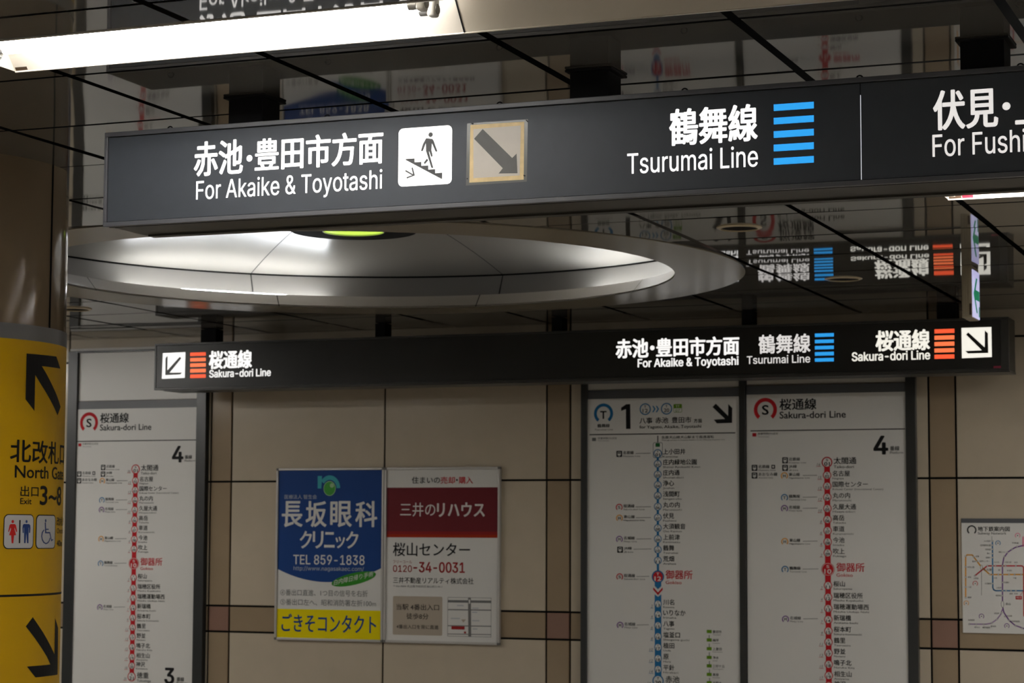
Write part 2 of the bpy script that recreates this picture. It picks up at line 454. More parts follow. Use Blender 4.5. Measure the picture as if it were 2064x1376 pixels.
b = B(); b.revolve(*RC, rz([(1.318, 1.035), (1.45, 1.035), (1.51, 1.163)]), M_riser, n=180, flip=True)
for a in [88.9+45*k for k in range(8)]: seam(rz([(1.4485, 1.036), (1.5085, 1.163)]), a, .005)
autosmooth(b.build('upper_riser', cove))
b = B(); prof = [(1.503-1.503*t/14, 1.1675+.1635*(1-((1.503-1.503*t/14)/1.51)**2)) for t in range(15)]; prof[-1] = (.001, prof[-1][1])
b.revolve(*RC, rz(prof), M_dome, n=180)
for a in [88.9+45*k for k in range(8)]: seam([(r*S, zz(z)-.001) for r, z in prof], a, .005)
o = autosmooth(b.build('dome', cove)); o['label'] = 'shallow white painted dome'
b = B(); b.revolve(*RC, rz([(1.51, 1.163), (1.56, 1.163), (1.56, 1.4), (.02, 1.4)]), M_black, n=96); b.build('shadow_gap', cove)
def cove_tube(ang, h=1.0535, rc=1.331, L=.94):
    t = math.radians(ang); c = Vector((RC[0]+rc*S*math.cos(t), RC[1]+rc*S*math.sin(t), zz(h))); d = Vector((-math.sin(t), math.cos(t), 0))
    q = B(); q.tube(c-d*L*S/2, c+d*L*S/2, .0127, M_ctube, 16); o = autosmooth(q.build('lit_tube', cove)); o['label'] = 'lit white tube on the ledge'
    for e in (-1, 1):
        k = B(); g = c+d*e*(L*S/2+.012); k.tube(g-d*.014, g+d*.014, .014, M_plastic, 12); k.box(g.x-.01, g.x+.01, g.y-.01, g.y+.01, zz(1.035), g.z, M_plastic); k.build('tube_holder', o)
cove_tube(140, 1.0493); cove_tube(50, 1.046)
lamp = thing('round_ceiling_light', 'black round ceiling light with glowing lime center hanging at the dome middle', 'ceiling light', (RC[0], RC[1], zz(1.17)))
b = B(); b.revolve(*RC, rz([(.249, 1.335), (.249, 1.173), (.246, 1.17), (.125, 1.17), (.125, 1.176)]), M_dark, n=72); autosmooth(b.build('black_housing', lamp))
b = B(); b.revolve(*RC, rz([(.125, 1.176), (.1225, 1.1685), (.118, 1.1685), (.118, 1.175)]), M_metal, n=64); autosmooth(b.build('chrome_rim', lamp))
b = B(); b.revolve(*RC, rz([(.118, 1.174), (.09, 1.171), (.0005, 1.169)]), M_greenlamp, n=64); autosmooth(b.build('lime_diffuser', lamp))
# ------------------------------------------------------------------ fluorescent fixtures
def trough(bb, x0, x1, ya, yb, depth, m, ends=(1, 1)):
    w = yb-ya; k = min(.06, w*.25)
    P = [(yb, 1.0), (yb-k, 1+depth), (ya+k, 1+depth), (ya, 1.0)]
    for (p, q) in zip(P, P[1:]):
        bb.add([(x0, p[0]*S, zz(p[1])), (x1, p[0]*S, zz(p[1])), (x1, q[0]*S, zz(q[1])), (x0, q[0]*S, zz(q[1]))], [(0, 1, 2, 3)], m)
    for s_, e, in ((x0, ends[0]), (x1, ends[1])):
        if e: bb.add([(s_, p[0]*S, zz(p[1])) for p in P], [(0, 1, 2, 3)], m)
    for y, d in ((yb, 1), (ya, -1)):      # folded lip below the ceiling
        bb.box(x0, x1, min(y*S, y*S+d*.006), max(y*S, y*S+d*.006), CEIL-.003, CEIL+.004, m)
def holder(par, x, y, z, d):
    k = B(); k.bevbox(x, x+d*.022, y-.0155, y+.0155, z-.017, CEIL+.07, M_plastic, .007, 3)
    k.tube((x+d*.0215, y, z+.001), (x+d*.0235, y, z+.001), .0125, M_alud, 14)
    o = autosmooth(k.build('lampholder', par)); o['label'] = 'white plastic tube socket'; return o
def tubes(par, x0, x1, ys, z):
    for y in ys:
        k = B(); k.tube((x0+.022, y, z), (x1-.022, y, z), .0128, (M_tubeB if len(ys) == 1 else M_tubeC if ys[0] < 2 else M_tube), 16); t = autosmooth(k.build('fluorescent_tube', par)); t['label'] = 'lit white tube'
        for (a, c) in ((x0, x0+.022), (x1-.022, x1)):
            q = B(); q.tube((a, y, z), (c, y, z), .0128, M_metal, 16); autosmooth(q.build('end_cap', t))
        holder(par, x0, y, z, -1); holder(par, x1, y, z, 1)
def fixture(x0, x1, ya, yb, ys, label, z=1.022, depth=.072, group=None, cut=(1, 0)):
    t = thing('fluorescent_fixture', label, 'fluorescent light', ((x0+x1)/2, (ya+yb)/2*S, CEIL), group)
    k = B(); trough(k, x0, x1, ya, yb, depth, M_trough, cut); k.build('reflector', t)
    tubes(t, x0+.035, x1-.035, [y*S for y in ys], zz(z)); return t
fxA = fixture(R_(A_X), R_(-1.674), *A_Y, (3.792, 3.846), 'bright twin tube fluorescent light recessed above left half of the near sign')
k = B(); p0 = R_(A_X)
k.add([(p0+.004, (A_Y[1]-.001)*S, zz(1.001)), (p0+.040, (A_Y[1]-.001)*S, zz(1.001)), (p0+.040, (A_Y[1]-.0135)*S, zz(1.0165)), (p0+.004, (A_Y[1]-.0135)*S, zz(1.0165))], [(0, 3, 2, 1)], M_brown)
k.build('sticker', fxA)['label'] = 'brown sticker'
t = thing('blank_fixture_cover', 'beige steel light trough without tubes, further along, beyond the first blank one', 'fixture cover', (R_(-.08), 3.82*S, CEIL))
k = B(); trough(k, R_(-.56)+.002, R_(.45)-.002, *A_Y, .072, M_cover, (0, 0)); k.build('blank_reflector', t)
t = thing('blank_fixture_cover', 'beige steel light trough without tubes, right of the bright tube light', 'fixture cover', (R_(-1.1), 3.82*S, CEIL))
k = B(); trough(k, R_(-1.674)+.002, R_(-.56), *A_Y, .072, M_cover, (0, 0)); k.build('blank_reflector', t)
k = B(); xj = R_(-1.674)+.001; k.add([(xj-.0022, A_Y[1]*S-.0006, zz(1.0)-.001), (xj+.0022, A_Y[1]*S-.0006, zz(1.0)-.001), (xj+.0022, (A_Y[1]-.06)*S-.0006, zz(1.072)-.001), (xj-.0022, (A_Y[1]-.06)*S-.0006, zz(1.072)-.001)], [(0, 3, 2, 1)], M_dark); k.build('joint_seam', t)
fxB = fixture(R_(B_X), R_(-.09), *B_Y, (6.406,), 'slim lit fluorescent light beyond right end of near sign, red sticker on it', z=1.016, depth=.06)
k = B()
def stk(x0, x1, m):
    y0, y1 = B_Y[1]-.0008, B_Y[1]-.0105
    k.add([(x0, y0*S, zz(1.0015)), (x1, y0*S, zz(1.0015)), (x1, y1*S, zz(1.0225)), (x0, y1*S, zz(1.0225))], [(0, 3, 2, 1)], m)
stk(R_(B_X)+.004, R_(B_X)+.048, M_brown); k.build('sticker', fxB)['label'] = 'brown sticker'
k = B(); stk(R_(B_X)+.050, R_(B_X)+.090, M_rstick); k.build('sticker', fxB)['label'] = 'red sticker'
LG = 'fluorescent ceiling lights out of view'; LL = 'twin tube fluorescent ceiling light further along the concourse'
LIT = 1.071
for x in (.45, 2.6, 4.7, 6.8): fixture(R_(x), R_(x+LIT), *A_Y, (3.792, 3.846), LL, group=LG, cut=(1, 1))
for x in (-.05, 1.06, 2.17, 3.28, 5.2, 7.3, -6.55, -7.66, -8.77, -10.5): fixture(R_(x), R_(x+LIT), *B_Y, (6.406,), LL, z=1.016, depth=.06, group=LG, cut=(1, 1))
for x in (-7.35, -8.5, -.72, .5): fixture(R_(x), R_(x+LIT), *FILL_Y, (7.764,), LL, z=1.0 if x < -5 else 1.012, depth=.06, group=LG, cut=(1, 1))  # slim row added out of view to brighten both ends of the tiled wall
for y in BACK:
    for x in ((-9.2, -7.06, -4.92, -2.78, -.64, 1.5, 3.64, 5.78) if y > -2 else (-9.2, -4.92, -.64, 3.64)): fixture(R_(x), R_(x+LIT), y, y+.266, (y+.106, y+.16), LL, group=LG, cut=(1, 1))
# ------------------------------------------------------------------ downlights
def downlight(px, py, r, label):
    q = onZ(px, py, CEIL); t = thing('downlight', label, 'downlight', (q.x, q.y, CEIL), 'recessed ceiling downlights')
    k = B(); k.revolve(q.x, q.y, [(r*.80, CEIL+.004), (r*.80, CEIL-.007), (r*.86, CEIL-.008), (r, CEIL-.003), (r, CEIL+.003)], M_dltrim, n=48, flip=True); autosmooth(k.build('trim_ring', t))
    k = B(); k.revolve(q.x, q.y, [(r*.8, CEIL-.0025), (r*.6, CEIL-.0022), (.001, CEIL-.0022)], M_black, n=48); autosmooth(k.build('baffle', t))
downlight(1490, 458, .089, 'round unlit downlight in ceiling near the slim light, above the dome edge')
downlight(1700, 561, .088, 'round unlit downlight in ceiling left of the green arrow exit sign')
downlight(152, 622, .088, 'round unlit downlight in ceiling close to the yellow sign column')
# ------------------------------------------------------------------ column
CC = Vector((-3.76*S, 4.986*S)); CR = .4055*S
b = B(); b.revolve(CC.x, CC.y, [(CR, 0), (CR, CEIL)], M_col, n=160)
def on_col(px, py, R):
    d = ray(px, py); a = d.x*d.x+d.y*d.y; bq = -(d.x*CC.x+d.y*CC.y); c = CC.x**2+CC.y**2-R*R
    disc = bq*bq-a*c; t = (-bq-math.sqrt(max(disc, 0)))/a; P = d*t
    return math.atan2(P.y-CC.y, P.x-CC.x), P.z+EYE
th0, _ = on_col(103, 500, CR)
for k_ in range(4):
    t = th0+k_*math.pi/2; w = .012/CR
    b.add([(CC.x+(CR+.0008)*math.cos(t+s_*w), CC.y+(CR+.0008)*math.sin(t+s_*w), z) for z in (0, CEIL) for s_ in (-.5, .5)], [(0, 1, 3, 2)], M_black)
tag(autosmooth(b.build('column')), kind='structure')
_, zb0 = on_col(0, 648.6, CR+.003); _, zb1 = on_col(0, 680, CR+.003)
wrap = thing('column_direction_sign', 'yellow wraparound column sign pointing to North Gate with arrows and toilet pictograms', 'direction sign', (CC.x, CC.y, .35))
b = B(); b.revolve(CC.x, CC.y, [(CR, .35), (CR+.003, .35), (CR+.003, zb1), (CR, zb1)], M_yel, n=160); autosmooth(b.build('yellow_sheet', wrap))['label'] = 'yellow sheet'
b = B(); b.revolve(CC.x, CC.y, [(CR, zb1), (CR+.0034, zb1), (CR+.0034, zb0), (CR, zb0)], M_cband, n=160); autosmooth(b.build('top_band', wrap))['label'] = 'gray band'
class CylArt:
    def __init__(s, R, pitch=.0004): s.R = R; s.pitch = pitch; s.reset()
    def reset(s): s.parts = []
    def p(s, x, y): return on_col(x, y, s.R)
    def raw(s, P, F, m, L): s.parts.append((P, F, m, L)); return s
    def poly(s, pts, m, L=1): return s.raw([s.p(*q) for q in pts], [list(range(len(pts)))], m, L)
    def quad(s, t0, t1, z0, z1, m, L=1): return s.raw([(t0, z0), (t1, z0), (t1, z1), (t0, z1)], [[0, 1, 2, 3]], m, L)
    def rrect(s, x0, x1, yt, yb, rad, m, L=1):
        a = s.p(x0, yt); bq = s.p(x0, yb); c = s.p(x1, (yt+yb)/2); r = rad; rt_ = rad/s.R; P = []
        for ox, oz, t0 in ((c[0]-rt_, a[1]-r, 0), (a[0]+rt_, a[1]-r, 90), (a[0]+rt_, bq[1]+r, 180), (c[0]-rt_, bq[1]+r, 270)):
            for i in range(7):
                t = math.radians(t0+15*i); P.append((ox+rt_*math.cos(t), oz+r*math.sin(t)))
        return s.raw(P, [list(range(len(P)))], m, L)
    def disc(s, cx, cy, r, m, L=1, n=20, ri=None, a0=0, a1=360):
        c = s.p(cx, cy); k = abs(s.p(cx, cy)[1]-s.p(cx, cy+1)[1])
        if ri is None: return s.raw([(c[0]+k*r*math.cos(2*math.pi*i/n)/s.R, c[1]+k*r*math.sin(2*math.pi*i/n)) for i in range(n)], [list(range(n))], m, L)
        P = []
        for i in range(n+1):
            t = math.radians(a0+(a1-a0)*i/n)
            for q in (ri, r): P.append((c[0]+k*q*math.cos(t)/s.R, c[1]+k*q*math.sin(t)))
        return s.raw(P, [(2*i, 2*i+1, 2*i+3, 2*i+2) for i in range(n)], m, L)
    def text(s, t, x0, xref, yt, yb, m, ref=None, L=2, font='plain', mode='ink', bold=0):
        vs, fs = glyphs(t, font); bx0, bx1, by0, by1 = bounds(vs)
        rb = bounds(glyphs(ref, font)[0]) if ref else (bx0, bx1)
        a = s.p(x0, yt); bq = s.p(x0, yb); T1 = s.p(xref, (yt+yb)/2)[0]
        if mode == 'cap': by0, by1 = 0, CAP[font]
        kx = (T1-a[0])/(rb[1]-rb[0]); kz = (a[1]-bq[1])/(by1-by0)
        P = [(a[0]+(x-bx0)*kx, bq[1]+(y-by0)*kz) for x, y in vs]; s.raw(P, fs, m, L)
        if bold:
            for i, (dx, dy) in enumerate(DIRS): s.raw([(x+dx*bold*kx, z+dy*bold*kz*.7) for x, z in P], fs, m, L-.05*(i+1))
        return s
    def build(s, name, parent, label=None):
        V = []; Fs = []; mi = []; mats = []
        for P, F, m, L in s.parts:
            if m not in mats: mats.append(m)
            bm = bmesh.new(); vv = [bm.verts.new((x, z, 0)) for x, z in P]
            for f in F:
                try: bm.faces.new([vv[i] for i in f])
                except ValueError: pass
            lo, hi = min(p[0] for p in P), max(p[0] for p in P); k = math.ceil(lo/.04)
            while k*.04 < hi:
                bmesh.ops.bisect_plane(bm, geom=bm.verts[:]+bm.edges[:]+bm.faces[:], plane_co=(k*.04, 0, 0), plane_no=(1, 0, 0)); k += 1
            bm.verts.index_update(); n = len(V); R = s.R+s.pitch*L
            V += [(CC.x+R*math.cos(v.co.x), CC.y+R*math.sin(v.co.x), v.co.y) for v in bm.verts]
            for f in bm.faces: Fs.append([v.index+n for v in f.verts]); mi.append(mats.index(m))
            bm.free()
        o = link(name, V, Fs, mats, mi, parent)
        if label: o['label'] = label
        s.reset(); return o
ca = CylArt(CR+.0034); a_, b_, c_, d_ = Tr(0, 680, 4.3), Tr(0, 860, 4.3), Tr(0, 1160, 6.37), Tr(0, 1020, 13.757)
ca.poly(a_.pts([(230, 138), (360, 150), (488, 165), (522, 270), (362, 248), (405, 320), (450, 410), (495, 510), (524, 600), (498, 675), (455, 580), (400, 480), (350, 400), (305, 325), (298, 638), (220, 535)]), M_ink).build('arrow', wrap, 'black arrow up to the left')
ca.text('北改札口', a_.x(92), a_.x(508), a_.y(880), a_.y(1078), M_ink, ref='北改札', bold=.018).build('lettering', wrap, 'black gate name in Japanese')
ca.text('North Gate', a_.x(130), a_.x(418), a_.y(1107), a_.y(1212), M_ink, ref='North', mode='cap', bold=.014).build('lettering', wrap, 'North Gate in black')
ca.text('出口', b_.x(178), b_.x(332), b_.y(510), b_.y(602), M_ink, bold=.012).build('lettering', wrap, 'exit in Japanese'); ca.text('Exit', b_.x(175), b_.x(272), b_.y(618), b_.y(668), M_ink, mode='cap', bold=.012).build('lettering', wrap, 'Exit in black')
ca.text('3~8', b_.x(350), b_.x(528), b_.y(514), b_.y(673), M_ink, mode='cap', bold=.02).build('lettering', wrap, 'exits 3 to 8 in black')
ca.rrect(d_.x(103), d_.x(930), d_.y(215), d_.y(1188), .018, M_ink, 1); ca.rrect(d_.x(126), d_.x(912), d_.y(240), d_.y(1162), .0155, M_picw, 2)
tp = ca.build('toilet_pictogram', wrap, 'white toilet pictogram panel')
ca.disc(*d_(347, 423), 3.3, M_pred_i, 3).poly(d_.pts([(290, 492), (405, 492), (438, 530), (465, 690), (458, 712), (440, 705), (400, 590), (395, 630), (438, 800), (384, 806), (362, 1025), (316, 1025), (302, 806), (245, 800), (300, 630), (290, 590), (243, 705), (222, 712), (225, 680), (258, 520)]), M_pred_i, 3).build('woman_figure', tp, 'red')
ca.poly(d_.pts([(526, 382), (565, 382), (552, 1022), (513, 1022)]), M_ink, 3).build('divider', tp, 'black')
ca.disc(*d_(729, 423), 3.1, M_pblu_i, 3).poly(d_.pts([(650, 492), (800, 492), (832, 530), (836, 600), (826, 738), (796, 738), (795, 590), (786, 590), (780, 1022), (742, 1022), (722, 745), (700, 1022), (660, 1022), (660, 590), (650, 590), (650, 738), (620, 738), (614, 600), (624, 525)]), M_pblu_i, 3).build('man_figure', tp, 'blue')
ca.rrect(d_.x(998), d_.x(1532), d_.y(230), d_.y(1180), .018, M_ink, 1); ca.rrect(d_.x(1020), d_.x(1516), d_.y(258), d_.y(1158), .0155, M_picw, 2)
wp = ca.build('wheelchair_pictogram', wrap, 'white wheelchair pictogram panel')
ca.disc(*d_(1258, 400), 3.2, M_pblu_i, 3)
ca.poly(d_.pts([(1232, 450), (1262, 450), (1270, 622), (1340, 622), (1340, 655), (1272, 655), (1275, 712), (1378, 712), (1425, 925), (1455, 905), (1468, 930), (1412, 975), (1360, 750), (1240, 750)]), M_pblu_i, 3)
W_ = [(1205, 640), (1150, 720), (1132, 830), (1150, 930), (1195, 1015), (1262, 1052), (1325, 1025), (1370, 955), (1388, 880), (1368, 870), (1345, 950), (1305, 1000), (1262, 1018), (1215, 985), (1175, 910), (1160, 825), (1178, 735), (1222, 660)]
ca.poly(d_.pts(W_), M_pblu_i, 3).build('wheelchair_figure', wp, 'dark blue')
ca.text('改札外', d_.x(1568), d_.x(1660), d_.y(295), d_.y(540), M_ink, ref='改', bold=.01); ca.text('Outside', d_.x(1568), d_.x(1712), d_.y(605), d_.y(750), M_ink, ref='Outs', mode='cap'); ca.text('40m', d_.x(1568), d_.x(1665), d_.y(940), d_.y(1110), M_ink, ref='40', mode='cap', bold=.01)
ca.build('lettering', wrap, 'small note beside the wheelchair')
_, zl = on_col(0, 1200.8, ca.R); tA = on_col(0, 1200, ca.R)[0]
ca.quad(tA-1.2, tA+1.6, zl-.0035, zl+.0035, M_ink).build('divider_line', wrap, 'black line')
ca.poly(c_.pts([(420, 530), (490, 632), (560, 740), (640, 885), (697, 1010), (707, 545), (745, 670), (742, 960), (737, 1268), (600, 1288), (455, 1305), (400, 1235), (345, 1165), (500, 1152), (645, 1138), (600, 1040), (500, 880), (415, 760), (330, 650)]), M_ink).build('arrow', wrap, 'black arrow down to the right')
# ================================================================== NEAR HANGING SIGN
YS = 4.330*S
g1 = Tr(780, 230, 6.88); g5 = Tr(1700, 100, 4.588)
SX0 = onY(208, 400, YS).x; SX1 = .75*S; SZ0 = zz(.7055); SZ1 = zz(.929); T = .205*S
sign = thing('hanging_direction_sign', 'long charcoal hanging sign, nearest, lettered For Akaike & Toyotashi and Tsurumai Line', 'hanging sign', ((SX0+SX1)/2, YS+T/2, SZ0))
b = B(); b.box(SX0+.004, SX1, YS+.012, YS+T-.004, SZ0+.004, SZ1, M_under)
b.box(SX0+.0, SX1, YS+T*.14, YS+T*.15, SZ0+.002, SZ0+.006, M_black); b.box(SX0+.02, SX1, YS+T*.86, YS+T, SZ0-.001, SZ0+.01, M_under)
b.build('housing', sign)
rail = .0125
xg = onY(1734, 260, YS).x
b = B()
b.bevbox(SX0, SX1, YS, YS+.016, SZ1-rail, SZ1, M_rail, .0015); b.build('top_rail', sign)
b = B(); b.bevbox(SX0, SX1, YS, YS+.016, SZ0, SZ0+rail, M_rail, .0015); b.build('bottom_rail', sign)
b = B(); b.bevbox(SX0, SX0+rail*.8, YS, YS+.016, SZ0+rail, SZ1-rail, M_rail, .0015); b.build('end_rail', sign)
PY = YS+.005
for x0, x1 in ((SX0+rail*.8+.002, xg-.0011), (xg+.0011, SX1)):
    b = B(); b.box(x0, x1, PY, PY+.006, SZ0+rail+.0015, SZ1-rail-.0025, M_sign); b.build('face_panel', sign)
b = B(); b.box(xg-.0011, xg+.0011, PY+.004, PY+.006, SZ0+rail+.002, SZ1-rail-.03, M_slit); b.build('light_slit', sign)['label'] = 'bright seam between panels'
A = Art(PY, .0003)
A.text('赤池', 393, 488.5, 287.5, 355, M_lit, bold=.028).disc(503, 319, 6.6, M_lit, 2)
A.text('豊田市方面', 515.5, 771, 281, 344.5, M_lit, bold=.028, res=5).build('lettering', sign, 'white Japanese destination')
A.text('For Akaike & Toyotashi', 396, 770, 365.5, 402, M_lit, font='helv', mode='cap', bold=.005, res=5).build('lettering', sign, 'white For Akaike & Toyotashi')
A.rrect(803.6, 911, 259.5, 376.5, 10, M_lit, 1)
pic = A.build('stairs_pictogram', sign, 'white lit square with stairs')
M_pk = mat('pictogram charcoal', (.05, .052, .055), .5, .4)
A.disc(*g1(607, 285), 4.75, M_pk, 3)
A.poly(g1.pts([(545, 333), (632, 343), (650, 372), (700, 512), (690, 523), (676, 518), (625, 405), (618, 500), (635, 575), (622, 598), (610, 580), (590, 520), (583, 518), (600, 590), (643, 738), (632, 750), (616, 742), (543, 510), (540, 405), (500, 508), (484, 517), (474, 505), (500, 415)]), M_pk, 3)
A.poly(g1.pts([(557, 615), (575, 640), (530, 690), (515, 685), (512, 672)]), M_pk, 3).build('walking_figure', pic, 'dark gray person')
A.poly(g1.pts([(258, 622), (385, 614), (385, 668), (478, 662), (478, 716), (575, 711), (575, 768), (670, 763), (670, 819), (768, 812), (765, 903), (262, 636)]), M_pk, 3).build('stairs', pic, 'dark gray stairs')
A.poly(g1.pts([(341, 743), (359, 737), (389, 850), (279, 893), (270, 875), (348, 847), (252, 792), (264, 775), (362, 832)]), M_pk, 3)
A.build('small_arrow', pic, 'thin gray arrow')
A.text('鶴舞線', 1350.5, 1525.5, 221.5, 293.5, M_lit, bold=.030, res=5).build('lettering', sign, 'white Japanese line name')
A.text('Tsurumai Line', 1264.5, 1527.5, 310, 350.5, M_lit, font='helv', mode='cap', bold=.005, res=5).build('lettering', sign, 'white Tsurumai Line')
for y0, y1 in ((210.5, 223.8), (237.5, 250.8), (264.5, 278), (291.5, 305.2), (319, 332.3)):
    A.rect(1559.5, 1640.5, y0, y1, M_blue, 1).build('line_color_bar', sign, 'blue bar')
A.text('伏見', 1882, 2010, 184.5, 262.5, M_lit2, bold=.028, res=5).disc(2028.5, 214, 8, M_lit2, 2)
A.text('上', 2047, 2108, 178, 250, M_lit2, bold=.028).build('lettering', sign, 'white Japanese destination at right end')
A.text('For Fushimi', 1879.5, 2118, 272, 316, M_lit2, font='helv', mode='cap', bold=.005, res=5).build('lettering', sign, 'white For Fushimi')
for px in (499, 1190, 1982):
    q = onY(px, 190, YS+.06).x; b = B(); b.box(q-.052, q+.052, YS+.05, YS+.15, SZ1-.001, CEIL-.006, M_dark); o = b.build('hanger_post', sign)
    k = B(); k.bevbox(q-.062, q+.065, YS+.035, YS+.165, CEIL-.007, CEIL-.0005, M_dark, .002); k.build('ceiling_plate', o)
for px in (344, 660, 1007, 1380, 1733, 2058):
    q = onY(px, 200, YS+.05).x; b = B(); b.torus((q, YS+.05, SZ1+.0065), .0080, .0019, (0, 1, 0), M_dark); autosmooth(b.build('eyebolt', sign), 80)
# taped paper notice
G = Art(PY, .0003)
G.poly(g1.pts([(1112, 130), (1180, 122), (1955, 70), (1940, 935), (1095, 990)]), M_tapeclear, 1)
pn = thing('taped_paper_notice', 'cream taped paper square with gray arrow stuck on near sign beside stairs pictogram', 'paper notice', G.p(*g1(1530, 900))[:1]+(PY, G.p(*g1(1530, 950))[1]))
G.build('clear_tape', pn, 'smoky clear tape border')
G.poly(g1.pts([(1158, 152), (1905, 104), (1897, 908), (1143, 950)]), M_tape, 2).build('masking_tape', pn, 'yellowed tape border')
G.poly(g1.pts([(1200, 208), (1858, 158), (1842, 850), (1200, 888)]), M_patch, 3).build('paper', pn, 'off white paper')
G.poly(g1.pts([(1330, 207), (1738, 608), (1800, 548), (1812, 820), (1550, 824), (1608, 750), (1210, 342)]), M_parrow, 4).build('arrow', pn, 'gray arrow down to the right')
G.poly(g1.pts([(1165, 125), (1200, 122), (1202, 140), (1188, 145)]), M_ink, 2.5).poly(g1.pts([(1920, 80), (1940, 78), (1962, 110), (1950, 112)]), M_ink, 2.5).poly(g1.pts([(1895, 840), (1925, 850), (1915, 866), (1893, 858)]), M_ink, 2.5).poly(g1.pts([(1105, 890), (1120, 885), (1125, 900), (1108, 905)]), M_ink, 2.5).build('tape_corner', pn, 'small black tape corners')
# ================================================================== FAR HANGING SIGN
YG = 9.42*S
h5 = Tr(300, 660, 6.88); h6 = Tr(1220, 640, 4.3); h7 = Tr(1660, 620, 5.109)
FX0 = onY(311, 740, YG).x; FX1 = onY(2033.5, 690, YG).x; FZ0 = zz(.694); FZ1 = zz(.927); FT = .195*S
fs_ = thing('hanging_direction_sign', 'long black hanging sign in front of the tiled wall, white arrow squares at both ends', 'hanging sign', ((FX0+FX1)/2, YG+FT/2, FZ0))
b = B(); b.box(FX0+.004, FX1-.004, YG+.01, YG+FT, FZ0+.003, FZ1, M_under); b.box(FX0+.06, FX1, YG+.012, YG+FT-.01, FZ0-.006, FZ0+.004, M_frail); b.build('housing', fs_)
rl = .012; xe = onY(2017, 700, YG).x
b = B(); b.bevbox(FX0, FX1, YG, YG+.014, FZ1-rl, FZ1, M_frail, .0015); b.build('top_rail', fs_)
b = B(); b.bevbox(FX0, FX1, YG, YG+.014, FZ0, FZ0+rl, M_frail, .0015); b.build('bottom_rail', fs_)
b = B(); b.bevbox(FX0, FX0+.012, YG, YG+.014, FZ0+rl, FZ1-rl, M_frail, .0015); b.build('end_rail', fs_)
b = B(); b.bevbox(xe, FX1, YG, YG+.014, FZ0+rl, FZ1-rl, M_frail, .0015); b.build('end_rail', fs_)
FP = YG+.004
b = B(); b.box(FX0+.013, xe-.001, FP, FP+.006, FZ0+rl+.001, FZ1-rl-.001, M_fsign); b.build('face_panel', fs_)
A = Art(FP, .0004)
A.poly([(328.3, 711.5), (373.8, 709.4), (372.4, 761.2), (326.3, 763.3)], M_lit, 1); sq = A.build('arrow_square', fs_, 'white lit square')
A.poly(h5.pts([(262, 388), (258, 592), (430, 403), (452, 425), (290, 625), (462, 622), (438, 650), (228, 660), (232, 425)]), M_fsign, 2).build('arrow', sq, 'black arrow down to the left')
for i, (y0, y1) in enumerate(((348, 395), (423, 471), (498, 546), (575, 624), (652, 700))):
    A.rect(h5.x(575), h5.x(789), h5.y(y0), h5.y(y1), M_or1 if i in (0, 4) else M_or2, 1).build('line_color_bar', fs_, 'orange bar')
A.text('桜通線', 422.5, 507, 708, 743, M_lit, bold=.04).build('lettering', fs_, 'white Japanese line name')
A.text('Sakura-dori Line', 422.4, 545.6, 746, 760.3, M_lit, font='helv', mode='cap', bold=.02).build('lettering', fs_, 'white Sakura-dori Line at the left')
A.text('赤池', h6.x(95), h6.x(370), h6.y(190), h6.y(350), M_lit, bold=.036).disc(*h6(408, 262), 4.7, M_lit, 2).text('豊田市方面', h6.x(445), h6.x(1157), h6.y(182), h6.y(338), M_lit, bold=.036).build('lettering', fs_, 'white Japanese destination')
A.text('For Akaike & Toyotashi', h6.x(283), h6.x(1153), h6.y(360), h6.y(429), M_lit, font='helv', mode='cap', bold=.02).build('lettering', fs_, 'white For Akaike & Toyotashi')
A.text('鶴舞線', h6.x(1330), h6.x(1775), h6.y(152), h6.y(312), M_lit2, bold=.022).build('lettering', fs_, 'white Japanese line name')
A.text('Tsurumai Line', h6.x(1228), h6.x(1775), h6.y(335), h6.y(401), M_lit2, font='helv', mode='cap', bold=.008).build('lettering', fs_, 'white Tsurumai Line')
for y0, y1 in ((138, 168), (192, 222), (246, 276), (299, 330), (352, 382)):
    A.rect(h6.x(1817), h6.x(1981), h6.y(y0), h6.y(y1), M_blue, 1).build('line_color_bar', fs_, 'blue bar')
A.text('桜通線', h7.x(540), h7.x(1090), h7.y(240), h7.y(446), M_litw, bold=.036).build('lettering', fs_, 'white Japanese line name')
A.text('Sakura-dori Line', h7.x(293), h7.x(1095), h7.y(462), h7.y(549), M_litw, font='helv', mode='cap', bold=.02).build('lettering', fs_, 'white Sakura-dori Line at the right')
for i, (y0, y1) in enumerate(((222, 265), (288, 331), (353, 396), (420, 462), (484, 527))):
    A.rect(h7.x(1142), h7.x(1347), h7.y(y0), h7.y(y1), M_or1 if i in (0, 4) else M_or2, 1).build('line_color_bar', fs_, 'orange bar')
A.poly(h7.pts([(1420, 208), (1728, 198), (1733, 507), (1425, 520)]), M_litw, 1); sq = A.build('arrow_square', fs_, 'warm white lit square')
A.poly(h7.pts([(1490, 253), (1660, 408), (1660, 232), (1692, 262), (1696, 466), (1487, 471), (1460, 445), (1630, 438), (1467, 276)]), M_fsign, 2).build('arrow', sq, 'black arrow down to the right')
R2 = Art(YG, .0004); R2.poly(h7.pts([(1750, 600), (1828, 598), (1828, 620), (1750, 623)]), M_pstick, 1).build('sticker', fs_, 'small rose sticker')
for px, w in ((420, .05), (766, .03), (1122, .03), (1506, .03), (1908, .05)):
    q = onY(px, 660, YG+.06).x; b = B(); b.box(q-w, q+w, YG+.06, YG+.15, FZ1-.001, CEIL-.004, M_dark); b.build('hanger_post', fs_)
